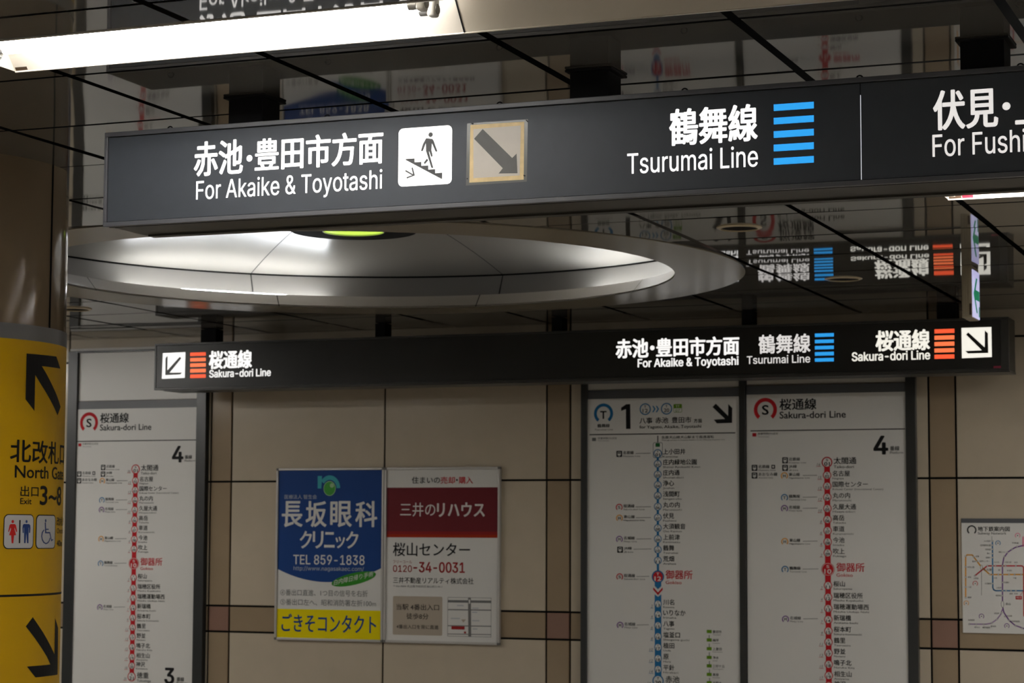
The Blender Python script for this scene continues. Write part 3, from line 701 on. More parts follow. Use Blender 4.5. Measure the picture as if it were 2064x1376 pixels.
# ------------------------------------------------------------------ exit sign
ex0 = onZ(1764+795/4.587, 380+705/4.587, CEIL); ex1 = onZ(1764+900/4.587, 380+702/4.587, CEIL)
EY = (ex0.y+ex1.y)/2; EX0, EX1 = ex0.x, ex1.x
ez = onY(1764+900/4.587, 380+1190/4.587, EY).z; ey1 = onX(1764+968/4.587, 380+1100/4.587, EX1).y
es = thing('exit_sign', 'slim box exit sign with green arrow, hanging edge-on at the right', 'exit sign', ((EX0+EX1)/2, (EY+ey1)/2, ez))
b = B(); b.bevbox(EX0, EX1-.004, EY, ey1, ez, CEIL-.001, M_exbody, .003)
for i in range(3):
    xx = EX0+.008+i*.011; b.box(xx, xx+.003, EY-.0015, EY+.001, ez+.01, CEIL-.012, M_exbody)
b.build('box', es); b = B(); b.box(EX1-.016, EX1-.006, EY-.002, EY, ez+.012, ez+.062, M_brown); b.build('switch_slot', es)
EH = CEIL-ez; b = B(); b.box(EX1-.005, EX1, EY+.004, ey1-.004, ez+.004, CEIL-.02, M_exface); b.build('lit_face', es)['label'] = 'lavender white lit face'
def ef(u, v): return (EX1+.001, EY+.004+(ey1-EY-.008)*u, ez+EH*v)
b = B(); b.add([ef(*q) for q in [(.06, .46), (.46, .78), (.66, .78), (.38, .55), (.95, .55), (.95, .36), (.38, .36), (.66, .12), (.46, .12)]], [list(range(9))], M_exgreen); b.build('arrow', es)['label'] = 'green arrow'
b = B(); b.add([ef(*q) for q in [(.82, .06), (.95, .06), (.95, .26), (.82, .26)]], [(0, 1, 2, 3)], M_exgreen); b.build('green_mark', es)
# ================================================================== WALL BOARDS
WB = D-.030                    # front of the map boards
def post(px, py, half, z0, z1, name='side_post', par=None):
    q = onY(px, py, WB).x; k = B(); k.bevbox(q-half, q+half, WB-.014, D-.001, z0, z1, M_post, .002); return k.build(name, par)
def board(par, x0, x1, z0, z1, m, name, y=WB, t=.02):
    k = B(); k.box(x0, x1, y, y+t, z0, z1, m); return k.build(name, par)
ZB = .12
# ---- symbols shared by the maps
LINES = {'S': M_red, 'H': M_orange, 'T': M_mblue, 'M': M_purple}
LN = {'S': ('桜通線', 'Sakura-dori Line'), 'H': ('東山線', 'Higashiyama Line'), 'T': ('鶴舞線', 'Tsurumai Line'), 'M': ('名城線', 'Meijo Line')}
def symbol(A, k, x, y, r, par, txt=True, leader=None):
    A.ring(x, y, r, r*.72, LINES[k], 1, -50, 230, 28); A.text(k, x-r*.33, x+r*.33, y-r*.38, y+r*.38, M_ink, 2, mode='cap', bold=.03, dirs=4)
    if txt:
        w = 22; j, e = LN[k]; x0 = x+r+1.6
        A.text(j, x0, x0+w, y-6.2, y+.6, M_ink, 2, bold=.018, dirs=4); A.text(e, x0, x0+len(e)*2.65, y+2.6, y+5.6, M_ink, 2, mode='cap', res=2)
    if leader: A.line(leader[0], y-.8, leader[1], y-1.2, 1.1, M_gray, 1)
    A.build('transfer_line_symbol', par, {'S': 'red', 'H': 'orange', 'T': 'blue', 'M': 'purple'}[k]+' transfer line mark')
def rail(A, x, y, j, e, par, w, leader=None):
    A.rrect(x-5.8, x+5.8, y-6.2, y+6.2, 1.4, M_ink, 1); A.rrect(x-3.2, x+3.2, y-4.2, y+3, 1, M_paper, 2); A.rect(x-2.4, x+2.4, y-3.2, y-.8, M_ink, 3); A.rect(x-1.6, x+1.6, y+3.6, y+4.6, M_paper, 2)
    A.text(j, x+8, x+8+w, y-6, y+.8, M_ink, 2, bold=.018, dirs=4); A.text(e, x+8, x+8+len(e)*2.65, y+3.2, y+6, M_ink, 2, mode='cap', res=2)
    if leader: A.line(leader[0], y-.9, leader[1], y-1.5, 1.1, M_gray, 1)
    A.build('transfer_rail_symbol', par, 'black train mark')
def station(A, par, x, y, r, num, code, ring_m, jp, en, jx, jw, red=False, big=False, mins=None, enw=None):
    if red:
        A.disc(x, y, r, ring_m if ring_m is not M_red else M_red, 4); A.disc(x, y, r*.80, M_red, 5); A.ring(x, y, r*.92, r*.86, M_paper if ring_m is M_red else ring_m, 5)
        tm = M_paper
    else:
        A.disc(x, y, r, ring_m, 4); A.disc(x, y, r*.80, M_paper, 5); tm = M_ink
    A.text(code, x-r*.2, x+r*.2, y-r*.62, y-r*.22, tm, 6, mode='cap', bold=.03, dirs=4); A.text(num, x-r*.5, x+r*.5, y-r*.02, y+r*.62, tm, 6, mode='cap', bold=.035, dirs=4)
    A.build('station_marker', par, 'red station disc' if red else None)
    if red:
        A.text(jp, jx, jx+jw, y-13.2, y+4.4, M_red, 2, bold=.02); A.text(en, jx, jx+enw, y+8.2, y+14.6, M_red, 2, mode='cap', bold=.01)
    elif big:
        A.text(jp, jx, jx+jw, y-10, y+3.6, M_ink, 2, bold=.022, dirs=4); A.text(en, jx, jx+enw, y+6.4, y+11.9, M_ink, 2, mode='cap', bold=.008, dirs=4)
    else:
        A.text(jp, jx, jx+jw, y-9.2, y+2, M_ink, 2, bold=.022, dirs=4)
        A.text(en, jx, jx+(enw or len(en)*3.75), y+4.4, y+8.2, M_ink, 2, mode='cap', res=2)
    A.build('station_name', par, 'red station name' if red else None)
    if mins:
        w = 3.6*len(mins); A.text(mins, x-r-2.5-w, x-r-2.5, y+1.6, y+7.2, M_gray, 2, mode='cap', shear=.25, res=2); A.line(x-r-3.5-w, y+8.4, x-r-1.5, y+8.4, .8, ring_m, 2); A.build('travel_minutes', par)
# ---- red line maps (same print twice)
Dm, Em, Fm = Tr(1490, 770, 5.733), Tr(1490, 970, 5.733), Tr(1490, 1136, 5.733); Hm, Km = Tr(130, 690, 4.438), Tr(130, 1100, 4.986)
A = Art(WB, .0005)
oR = A.p(1504.5, 795.3); oL = A.p(150.5, 825)
xr1 = A.p(1828.5, 1000)[0]; wmap = xr1-oR[0]
rmap = thing('route_map', 'tall white red-line route map right of the blue-line map, below the far sign', 'route map', (oR[0], WB, ZB))
board(rmap, oR[0], xr1, ZB, oR[1], M_paper, 'map_board')
hz = A.p(1505, 777.8)[1]; board(rmap, oR[0], xr1, oR[1], hz, M_hdr, 'header_band')['label'] = 'dark gray band'
board(rmap, oR[0], xr1, hz+.004, CEIL-.17, M_blank, 'blank_panel', WB+.008, .014)['label'] = 'blank beige panel above the map'
b = B(); b.box(oR[0], xr1, WB-.001, WB+.02, hz, hz+.004, M_brown); b.build('brown_trim', rmap)
A.ring(*Dm(302, 318), 24, 16.4, M_red, 1, -50, 230, 40); A.text('S', Dm.x(266), Dm.x(338), Dm.y(268), Dm.y(374), M_ink, 2, mode='cap', bold=.03); A.build('line_symbol', rmap, 'red ring with S')
A.text('桜通線', Dm.x(468), Dm.x(890), Dm.y(194), Dm.y(322), M_ink, 2, bold=.026).build('lettering', rmap, 'black Japanese map title')
A.text('Sakura-dori Line', Dm.x(468), Dm.x(1230), Dm.y(342), Dm.y(419), M_ink, 2, mode='cap', bold=.020).build('lettering', rmap, 'black Sakura-dori Line')
A.rect(Dm.x(130), Dm.x(1918), Dm.y(557), Dm.y(569), M_ink, 1).build('header_line', rmap)
A.rrect(Dm.x(152), Dm.x(198), Dm.y(588), Dm.y(628), 1, M_red, 1).text('所要時間(分)目安', Dm.x(215), Dm.x(450), Dm.y(582), Dm.y(612), M_ink, 2).text('Time (minutes)', Dm.x(215), Dm.x(345), Dm.y(622), Dm.y(638), M_gray, 2, mode='cap', res=2).build('small_note', rmap)
A.text('4', Dm.x(1560), Dm.x(1712), Dm.y(626), Dm.y(830), M_ink, 2, font='helv', mode='cap', bold=.032).build('platform_number', rmap)
A.text('番線', Dm.x(1742), Dm.x(1850), Dm.y(738), Dm.y(790), M_ink, 2, bold=.02).text('Platform', Dm.x(1742), Dm.x(1896), Dm.y(800), Dm.y(826), M_ink, 2, mode='cap').build('lettering', rmap, 'platform word')
# left-map survey points moved onto the right board
def L2R(x, y):
    q = onY(x, y, WB); X = q.x-oL[0]+oR[0]; Z = q.z-oL[1]+oR[1]
    d = Vector((X, WB, Z-EYE)); f_ = d.dot(fw); return (1032+FPX*d.dot(rt)/f_, 688-FPX*d.dot(up)/f_)
SY = {1: Dm(1013, 925), 2: Dm(1015, 1075), 3: Dm(1017, 1200), 4: Em(1017, 182), 5: Em(1018, 312), 6: Em(1020, 440), 7: Em(1020, 568), 8: Em(1022, 697), 9: Em(1022, 825), 10: Em(1026, 1015),
      11: Fm(1028, 250), 12: Fm(1030, 385), 13: Fm(1030, 515), 14: Fm(1032, 643), 15: Fm(1034, 775), 16: Fm(1034, 903), 17: Fm(1036, 1030), 18: Fm(1036, 1160), 19: Fm(1038, 1290), 20: L2R(*Km(672, 1203)), 21: L2R(*Km(670, 1312))}
xc = sum(A.p(*SY[k])[0] for k in range(1, 20))/19
lw = 5.9*A.scale(1667, 1100)
A.wpoly([(xc-lw, A.p(*SY[21])[1]), (xc+lw, A.p(*SY[21])[1]), (xc+lw, A.p(*SY[1])[1]), (xc-lw, A.p(*SY[1])[1])], M_red, 2).build('route_line', rmap, 'red vertical line')
SN = ['太閤通/Taiko-dori/16', '名古屋/Nagoya/15', '国際センター/Kokusai Center (International Center)/13', '丸の内/Marunouchi/12', '久屋大通/Hisaya-odori/10', '高岳/Takaoka/8', '車道/Kurumamichi/6', '今池/Imaike/4', '吹上/Fukiage/2', '御器所/Gokiso/', '桜山/Sakurayama/2', '瑞穂区役所/Mizuho Kuyakusho/4', '瑞穂運動場西/Mizuho Undojo Nishi/5', '新瑞橋/Aratama-bashi/7', '桜本町/Sakura-hommachi/9', '鶴里/Tsurusato/11', '野並/Nonami/13', '鳴子北/Naruko Kita/15', '相生山/Aioiyama/17', '神沢/Kamisawa/18', '徳重/Tokushige/20']
for i, s in enumerate(SN, 1):
    j, e, mn = s.split('/'); x, y = SY[i]
    # keep every marker on the same vertical line of the board
    q = A.p(x, y); d = Vector((xc, WB, q[1]-EYE)); x = 1032+FPX*d.dot(rt)/d.dot(fw); y = 688-FPX*d.dot(up)/d.dot(fw)
    if i == 10: station(A, rmap, x, y, 13.6, '10', 'S', M_red, j, e, x+17, 56.5, True, enw=33)
    elif i in (1, 21): station(A, rmap, x, y, 11, '%02d' % i, 'S', M_red, j, e, x+13.5, 15.1*len(j), False, True, mn, enw=4.05*len(e))
    else: station(A, rmap, x, y, 8.7, '%02d' % i, 'S', M_red, j, e, x+10.8, 11.95*len(j)-1, False, False, mn, enw=102 if i == 3 else None)
for k, q, ld in (('H', Dm(522, 1082), (735, 900)), ('T', Em(523, 187), (733, 900)), ('M', Em(523, 314), (735, 905)), ('H', Em(527, 695), (735, 905)), ('T', Em(530, 1017), (733, 915)), ('M', Fm(535, 640), (740, 910))):
    symbol(A, k, q[0], q[1], 7.4, rmap, True, (1490+ld[0]/5.733, 1490+ld[1]/5.733))
for q, j, e, w in ((Dm(530, 903), '近鉄線', 'Kintetsu Line', 22), (Dm(530, 990), 'JR線', 'JR Line', 15.5), (Dm(177, 990), '名鉄線', 'Meitetsu Line', 22), (Dm(177, 1078), 'あおなみ線', 'Aonami Line', 38)): rail(A, q[0], q[1], j, e, rmap, w)
A.rrect(Dm.x(372), Dm.x(415), Dm.y(955), Dm.y(1000), 1, M_ink, 1).disc(*Dm(393, 977), 2.2, M_paper, 2).build('airport_mark', rmap)
q0, q1 = L2R(*Km(1012, 1222)), L2R(*Km(1100, 1222)); q2 = L2R(*Km(1012, 1376))
A.text('3', q0[0], q1[0], q0[1]+1, q2[1]+1, M_ink, 2, font='helv', mode='cap', bold=.032).build('platform_number', rmap)
q0, q1 = L2R(*Km(1128, 1316)), L2R(*Km(1202, 1350)); A.text('番線', q0[0], q1[0], q0[1], q1[1]+2, M_ink, 2, bold=.02)
q0, q1 = L2R(*Km(1128, 1362)), L2R(*Km(1236, 1380)); A.text('Platform', q0[0], q1[0], q0[1], q1[1]+2, M_ink, 2, mode='cap').build('lettering', rmap, 'platform word')
lmap = copy_tree(rmap); lmap.location = (oL[0], WB, ZB + oL[1]-oR[1])
lmap['label'] = 'tall white red-line route map under left end of far sign, next to yellow column'
# frames
zt = onY(250, 709, WB).z
post(142.5, 1050, .0345, ZB, zt+.012, par=lmap); post(404, 1050, .0335, ZB, zt+.012, par=lmap)
q0, q1 = onY(142.5, 1050, WB).x, onY(404, 1050, WB).x
b = B(); b.bevbox(q0, q1, WB-.012, D-.001, zt, zt+.012, M_post, .002); b.build('top_rail', lmap)
b = B(); b.bevbox(q0-.03, q1+.03, WB-.006, D-.001, zt+.012, zt+.028, M_plastic, .002); b.build('top_cap', lmap)
post(1838.5, 1050, .027, ZB, CEIL-.16, par=rmap)
# the copied blank panel keeps the height of the right map: it is given the left map's own height
for ch in lmap.children:
    if ch.name.startswith('blank_panel'):
        ch.data = ch.data.copy()
        zmax = max(v.co.z for v in ch.data.vertices)
        for v in ch.data.vertices:
            if v.co.z > zmax-.001: v.co.z = zt-lmap.location.z
        ch['label'] = 'blank white panel above the map'
        ch.data.materials[0] = M_paper
# ---- blue line map
Am, Bm, Cm = Tr(1170, 770, 5.982), Tr(1170, 980, 5.982), Tr(1170, 1146, 5.982)
oB = A.p(1184.5, 804.4); xb1 = A.p(1491, 1000)[0]
bmap = thing('route_map', 'tall white blue-line route map with big black 1 at its top, below far sign', 'route map', (oB[0], WB, ZB))
board(bmap, oB[0], xb1, ZB, oB[1], M_paper, 'map_board'); hz = A.p(1185, 787)[1]
board(bmap, oB[0], xb1, oB[1], hz, M_hdr, 'header_band')['label'] = 'dark gray band'
board(bmap, oB[0], xb1, hz+.003, CEIL-.17, M_blank, 'blank_panel', WB+.008, .014)['label'] = 'blank beige panel above the map'
post(1178, 1050, .0185, ZB, CEIL-.16, par=bmap); post(1498, 1050, .0185, ZB, CEIL-.16, par=bmap)
A.ring(*Am(278, 378), 20.4, 14.2, M_mblue, 1, -52, 232, 40).text('T', Am.x(240), Am.x(312), Am.y(350), Am.y(440), M_ink, 2, mode='cap', bold=.03).build('line_symbol', bmap, 'blue ring with T')
A.text('鶴舞線', Am.x(205), Am.x(352), Am.y(503), Am.y(547), M_ink, 2, bold=.02).text('Tsurumai Line', Am.x(170), Am.x(392), Am.y(564), Am.y(582), M_ink, 2, mode='cap').build('lettering', bmap, 'small line name')
A.poly(Am.pts([(490, 308), (552, 266), (600, 264), (604, 562), (550, 564), (548, 325), (492, 346)]), M_ink, 2).build('platform_number', bmap, 'big black 1')
for x, n in ((781, '12'), (1038, '20')):
    q = Am(x, 325 if n == '12' else 320); A.ring(*q, 11.8, 9.6, M_mblue, 1).text('T', q[0]-2.4, q[0]+2.4, q[1]-7.5, q[1]-2.8, M_ink, 2, mode='cap', bold=.02).text(n, q[0]-5.2, q[0]+5.2, q[1]-.4, q[1]+6.8, M_ink, 2, mode='cap', bold=.02).build('station_marker', bmap)
for dx in (0, 42): A.poly(Am.pts([(866+dx, 285), (882+dx, 285), (906+dx, 322), (882+dx, 362), (864+dx, 362), (888+dx, 323)]), M_lblue, 1)
A.build('chevron', bmap, 'light blue double chevron')
A.rrect(Am.x(1122), Am.x(1224), Am.y(264), Am.y(366), 2, M_green, 1).rect(Am.x(1127), Am.x(1219), Am.y(315), Am.y(360), M_paper, 2).text('TT', Am.x(1150), Am.x(1196), Am.y(278), Am.y(305), M_paper, 3, mode='cap').text('07', Am.x(1145), Am.x(1200), Am.y(325), Am.y(357), M_green, 3, mode='cap').build('station_marker', bmap, 'green square')
for t, x0, x1, y0, y1 in (('八事', 713, 866, 428, 500), ('赤池', 905, 1058, 424, 496), ('豊田市', 1102, 1335, 420, 492), ('方面', 1368, 1465, 440, 488)): A.text(t, Am.x(x0), Am.x(x1), Am.y(y0), Am.y(y1), M_ink, 2, bold=.02)
A.text('for Yagoto, Akaike, Toyotashi', Am.x(713), Am.x(1456), Am.y(523), Am.y(558), M_ink, 2, mode='cap', bold=.008).build('lettering', bmap, 'black destination names')
A.poly(Am.pts([(1632, 258), (1780, 405), (1782, 262), (1830, 312), (1828, 490), (1645, 497), (1608, 452), (1742, 442), (1592, 300)]), M_ink, 1).build('arrow', bmap, 'black arrow down to the right')
A.rect(Am.x(110), Am.x(1868), Am.y(627), Am.y(639), M_ink, 1).build('header_line', bmap)
A.rrect(Am.x(140), Am.x(188), Am.y(670), Am.y(710), 1, M_gray, 1).text('所要時間(分)目安', Am.x(210), Am.x(440), Am.y(664), Am.y(694), M_ink, 2).text('Time (minutes)', Am.x(210), Am.x(345), Am.y(698), Am.y(712), M_gray, 2, mode='cap', res=2).build('small_note', bmap)
A.text('名鉄犬山線犬山駅まで直通運転', Am.x(978), Am.x(1610), Am.y(648), Am.y(682), M_ink, 2, bold=.01, dirs=4).text('Through service to Inuyama Station on the Meitetsu Inuyama Line', Am.x(978), Am.x(1742), Am.y(693), Am.y(706), M_ink, 2, mode='cap', res=2).build('through_service_note', bmap)
TY = {1: Am(918, 860), 2: Am(921, 985), 3: Am(922, 1112), 4: Am(924, 1238), 5: Bm(926, 112), 6: Bm(928, 243), 7: Bm(928, 375), 8: Bm(930, 502), 9: Bm(930, 632), 10: Bm(932, 762), 11: Bm(935, 893), 12: Bm(938, 1088),
      13: Cm(942, 423), 14: Cm(943, 550), 15: Cm(943, 682), 16: Cm(945, 815), 17: Cm(945, 945), 18: Cm(947, 1080), 19: Cm(948, 1210), 20: Cm(948, 1350)}
xt = sum(A.p(*TY[k])[0] for k in TY)/20
def at(x, z):
    d = Vector((x, WB, z-EYE)); return (1032+FPX*d.dot(rt)/d.dot(fw), 688-FPX*d.dot(up)/d.dot(fw))
z_ = lambda k: A.p(*TY[k])[1]
k1 = A.scale(1325, 1100)
A.wpoly([(xt-2.4*k1, z_(12)), (xt+2.4*k1, z_(12)), (xt+2.4*k1, z_(1)), (xt-2.4*k1, z_(1))], M_mblue, 2)
za, zc_ = A.p(*Bm(938, 1200))[1], A.p(*Bm(938, 1240))[1]; zd, ze = A.p(*Bm(938, 1300))[1], A.p(*Bm(938, 1330))[1]; w7 = 7*k1
A.wpoly([(xt-w7, z_(12)), (xt-w7, za), (xt, zc_), (xt+w7, za), (xt+w7, z_(12))], M_mblue, 2).wpoly([(xt-w7, zd), (xt, ze), (xt+w7, zd), (xt+w7, z_(20)-.1), (xt-w7, z_(20)-.1)], M_mblue, 2).build('route_line', bmap, 'blue vertical line')
zf, zg, zh, zi = [A.p(*Bm(938, y))[1] for y in (1215, 1245, 1278, 1310)]
A.wpoly([(xt-10*k1, zf), (xt, zh), (xt+10*k1, zf), (xt+10*k1, zg), (xt, zi), (xt-10*k1, zg)], M_red, 3).build('chevron', bmap, 'red chevron')
x, y = at(xt, z_(1)); A.line(x, y-36, x, y-20, 2.6, M_gray, 1); A.ring(x, y-14, 1, .2, M_gray, 1)
A.rrect(x-9.8, x+9.8, y-22.5, y+9, 4, M_gray, 1).rrect(x-8.9, x+8.9, y-21.6, y+8.1, 3.4, M_paper, 2).rrect(x-4.4, x+4.4, y-21, y-13.5, 1, M_dgreen, 3).build('terminus_box', bmap, 'gray outlined box with green square')
TN = ['上小田井/Kamiotai', '庄内緑地公園/Shonai Ryokuchi Koen', '庄内通/Shonai-dori', '浄心/Joshin', '浅間町/Sengen-cho', '丸の内/Marunouchi', '伏見/Fushimi', '大須観音/Osu Kannon', '上前津/Kamimaezu', '鶴舞/Tsurumai', '荒畑/Arahata', '御器所/Gokiso', '川名/Kawana', 'いりなか/Irinaka', '八事/Yagoto', '塩釜口/Shiogama-guchi', '植田/Ueda', '原/Hara', '平針/Hirabari', '赤池/Akaike']
for i, s in enumerate(TN, 1):
    j, e = s.split('/'); x, y = at(xt, z_(i)); mn = str(2*(i-12)) if i > 12 else None
    if i == 12: station(A, bmap, x, y, 13, '12', 'T', M_mblue, j, e, x+15.5, 54, True, enw=32)
    elif i == 20: station(A, bmap, x, y, 12, '20', 'T', M_mblue, j, e, x+15, 28, False, True, mn, enw=24)
    else: station(A, bmap, x, y, 8.9 if i == 1 else 8.1, '%02d' % i, 'T', M_mblue, j, e, x+10.6, 11.4*len(j)-.8, False, False, mn, enw=None)
rail(A, *Am(468, 865), '名鉄線', 'Meitetsu Line', bmap, 21, (Am.x(665), Am.x(845))); rail(A, *Bm(478, 762), 'JR線', 'JR Line', bmap, 15.5, (Bm.x(640), Bm.x(855)))
for k, q, ld in (('S', Bm(467, 252), (665, 850)), ('H', Bm(470, 382), (670, 850)), ('M', Bm(470, 638), (675, 855)), ('S', Bm(473, 1090), (675, 830)), ('M', Cm(478, 681), (680, 825))):
    symbol(A, k, q[0], q[1], 7.2, bmap, True, (1170+ld[0]/5.982, 1170+ld[1]/5.982))
GN = [('豊田市', 'Toyotashi'), ('梅坪', 'Umetsubo'), ('上豊田', 'Kami-toyota'), ('浄水', 'Josui'), ('三好ケ丘', 'Miyoshigaoka'), ('黒笹', 'Kurozasa'), ('米野木', 'Komenoki')]
A.line(*Cm(1552, 760), *Cm(1558, 1420), 1.6, M_gray, 1).build('branch_line', bmap, 'thin gray branch line')
for (j, e), yy in zip(GN, (755, 857, 962, 1067, 1169, 1272, 1372)):
    q = Cm(1553, yy); A.rrect(q[0]-5, q[0]+5, q[1]-3.4, q[1]+3.2, .8, M_green, 3).rrect(q[0]-4, q[0]+4, q[1]+3.2, q[1]+7, .5, M_paper, 2).build('station_marker', bmap, 'green square')
    A.text(j, q[0]+7, q[0]+7+len(j)*6, q[1]-2.5, q[1]+3.4, M_ink, 2, bold=.01, dirs=4).text(e, q[0]+7, q[0]+7+len(e)*1.8, q[1]+5, q[1]+7.4, M_gray, 2, mode='cap', res=2).build('station_name', bmap)
# ---- network map at the right edge
Nm = Tr(1920, 1020, 4.917); NY = D-.012; N = Art(NY, .0005)
n0 = N.p(*Nm(88, 165)); n1 = N.p(*Nm(104, 1252)); nx1 = n0[0]+.62
nmap = thing('subway_network_map', 'white subway network map with colored lines, cut by the right photo edge', 'wall map', (n0[0], NY, n1[1]))
board(nmap, n0[0], nx1, n1[1], n0[1], M_paper, 'map_board', NY, .011); board(nmap, n0[0], nx1, n0[1], N.p(*Nm(88, 120))[1], M_hdr, 'header_band', NY, .011)['label'] = 'dark gray band'
N.ring(*Nm(190, 235), 9.6, 6.9, M_ink, 1, -50, 230, 32).build('emblem', nmap, 'black open ring')
N.text('地下鉄案内図', Nm.x(250), Nm.x(566), Nm.y(200), Nm.y(247), M_ink, 2, bold=.02).build('lettering', nmap, 'black Japanese title')
N.text('Subway Network', Nm.x(250), Nm.x(533), Nm.y(255), Nm.y(279), M_ink, 2, mode='cap').build('lettering', nmap, 'black Subway Network')
NL = [(M_orange, 2.6, [(130, 910), (130, 500), (142, 482), (195, 482), (285, 600), (370, 676), (900, 676)], 'orange route line'),
      (M_red, 2.6, [(222, 688), (280, 640), (345, 590), (690, 590), (705, 605), (708, 1090)], 'red route line'),
      (M_mblue, 2.6, [(395, 340), (399, 805), (408, 828), (430, 836), (900, 836)], 'blue route line'),
      (M_purple, 2.4, [(900, 400), (780, 384), (700, 388), (620, 408), (550, 452), (508, 510), (495, 580), (495, 990), (508, 1050), (560, 1130), (620, 1180), (710, 1212), (900, 1212)], 'purple route line'),
      (M_lpurple, 2.4, [(165, 1167), (330, 1168), (385, 1158), (440, 1120), (478, 1070), (494, 1020)], 'mauve route line'),
      (M_mpink, 2.4, [(699, 300), (699, 400)], 'pink route line'), (M_gray, .8, [(287, 620), (287, 882)], 'thin gray line'), (M_gray, .8, [(390, 298), (390, 345)], 'thin gray line')]
for m, w, P, lb in NL: N.path(Nm.pts(P), w, m, 1).build('route_line', nmap, lb)
dots = [(130, 495), (130, 600), (130, 702), (130, 800), (130, 905), (210, 500), (245, 545), (222, 688), (345, 590), (425, 590), (525, 590), (628, 590), (397, 345), (397, 385), (397, 425), (397, 468), (397, 508), (397, 590), (370, 676), (400, 676), (455, 676), (495, 676), (560, 676), (615, 676), (680, 676), (400, 765), (495, 590), (495, 755), (495, 836), (530, 836), (580, 836), (628, 836), (495, 885), (640, 398), (588, 425), (543, 455), (512, 500), (165, 1167), (235, 1168), (308, 1168), (390, 1155), (440, 1120), (485, 1055), (520, 1090), (560, 1130), (625, 1185), (690, 1208)]
for q in dots: N.disc(*Nm(*q), 1.9, M_gray, 2, n=12).disc(*Nm(*q), 1.2, M_paper, 3, n=12).build('station_dot', nmap)
for q, a, c in (((287, 605), 2.6, 5), ((495, 970), 3.2, 7)): N.disc(*Nm(*q), 1, M_gray, 2, sx=a, sy=c).disc(*Nm(*q), 1, M_paper, 3, sx=a-.8, sy=c-.8).build('station_dot', nmap)

for q, m in (((450, 365), M_mblue), ((225, 765), M_red), ((136, 960), M_orange), ((287, 1090), M_purple), ((538, 1185), M_purple), ((645, 290), M_mpink)): N.ring(*Nm(*q), 5.3, 4, m, 1, -50, 230, 24).disc(*Nm(*q), 1.2, M_ink, 2, n=8).build('line_symbol', nmap)
for t, x0, x1, y0, y1 in (('上小田井', 308, 378, 336, 352), ('庄内緑地公園', 275, 378, 376, 396), ('庄内通', 325, 378, 418, 436), ('浄心', 340, 378, 458, 474), ('浅間町', 328, 378, 500, 516), ('名古屋', 305, 388, 615, 640), ('金山', 525, 576, 955, 978), ('丸の内', 412, 460, 545, 562), ('久屋大通', 515, 582, 545, 562), ('高岳', 612, 645, 548, 564), ('伏見', 410, 442, 702, 718), ('栄', 452, 474, 622, 640), ('新栄町', 540, 590, 628, 645), ('千種', 600, 632, 702, 718), ('大須観音', 318, 384, 756, 774), ('矢場町', 508, 562, 745, 762), ('上前津', 432, 484, 798, 814), ('鶴舞', 565, 597, 858, 874), ('荒畑', 612, 645, 858, 874), ('東別院', 428, 482, 876, 892), ('黒川', 455, 520, 446, 462), ('平安通', 588, 655, 355, 372), ('中村公園', 148, 215, 594, 612), ('岩塚', 150, 185, 694, 710), ('八田', 150, 185, 792, 808), ('高畑', 150, 185, 894, 910), ('本陣', 228, 262, 488, 505), ('亀島', 195, 230, 538, 554), ('国際センター', 268, 368, 535, 552), ('名古屋港', 155, 218, 1118, 1135), ('築地口', 218, 268, 1190, 1206), ('港区役所', 294, 370, 1192, 1208), ('東海通', 378, 430, 1180, 1196), ('日比野', 415, 462, 1052, 1068), ('西高蔵', 540, 590, 1078, 1094), ('熱田神宮西', 575, 665, 1130, 1148), ('太閤通', 208, 256, 705, 722)):
    N.text(t, Nm.x(x0), Nm.x(x1), Nm.y(y0), Nm.y(y1), M_ink, 4, res=2).build('station_name', nmap)
N.rect(Nm.x(625), Nm.x(688), Nm.y(888), Nm.y(922), M_red, 3).text('現在地', Nm.x(632), Nm.x(681), Nm.y(895), Nm.y(914), M_paper, 4, res=2).line(*Nm(668, 886), *Nm(700, 842), .9, M_red, 3).build('location_flag', nmap, 'red flag label')
# ================================================================== POSTERS
Om, Qm, Rm_, Vm = Tr(540, 930, 7.244), Tr(540, 1110, 6.88), Tr(765, 930, 7.243), Tr(765, 1080, 5.984)
PYP = D-.016; P = Art(PYP, .0005)
xa, xm, xz = P.p(556, 1110)[0], P.p(774.2, 1110)[0], P.p(1008.3, 1110)[0]
zt_ = P.p(775, 941.8)[1]; zb_ = P.p(775, 1294.2)[1]
def poster_frame(x0, x1, label):
    t = thing('framed_poster', label, 'poster', ((x0+x1)/2, PYP, zb_))
    w = .0145
    for nm, q in (('top_rail', (x0+w, x1-w, zt_-w, zt_)), ('bottom_rail', (x0+w, x1-w, zb_, zb_+w)), ('side_rail', (x0, x0+w, zb_+w, zt_-w)), ('side_rail', (x1-w, x1, zb_+w, zt_-w))):
        k = B(); k.bevbox(q[0], q[1], PYP-.010, D-.0005, q[2], q[3], M_alu, .003); k.build(nm, t)
    for cx_ in (x0, x1-w):
        for cz in (zb_, zt_-w): k = B(); k.bevbox(cx_, cx_+w, PYP-.011, D-.0005, cz, cz+w, M_alud, .003); k.build('frame_corner', t)
    k = B(); k.box(x0+w*.5, x1-w*.5, PYP, PYP+.012, zb_+w*.5, zt_-w*.5, M_pwhite); k.build('print', t)['label'] = 'printed white sheet'
    return t, (x0+w, x1-w, zb_+w, zt_-w)
clinic, (pa, pb, pc, pd) = poster_frame(xa, xm-.001, 'blue and white eye clinic poster with yellow strip, left of two')
hz1, hz2, hz3 = P.p(*Qm(130, 250))[1], P.p(*Qm(820, 432))[1], P.p(*Qm(1565, 272))[1]
arc = []
for i in range(25):
    u = i/24; arc.append((pa+(pb-pa)*u, hz2+(hz1-hz2)*((u-.48)/.48)**2*1.0))
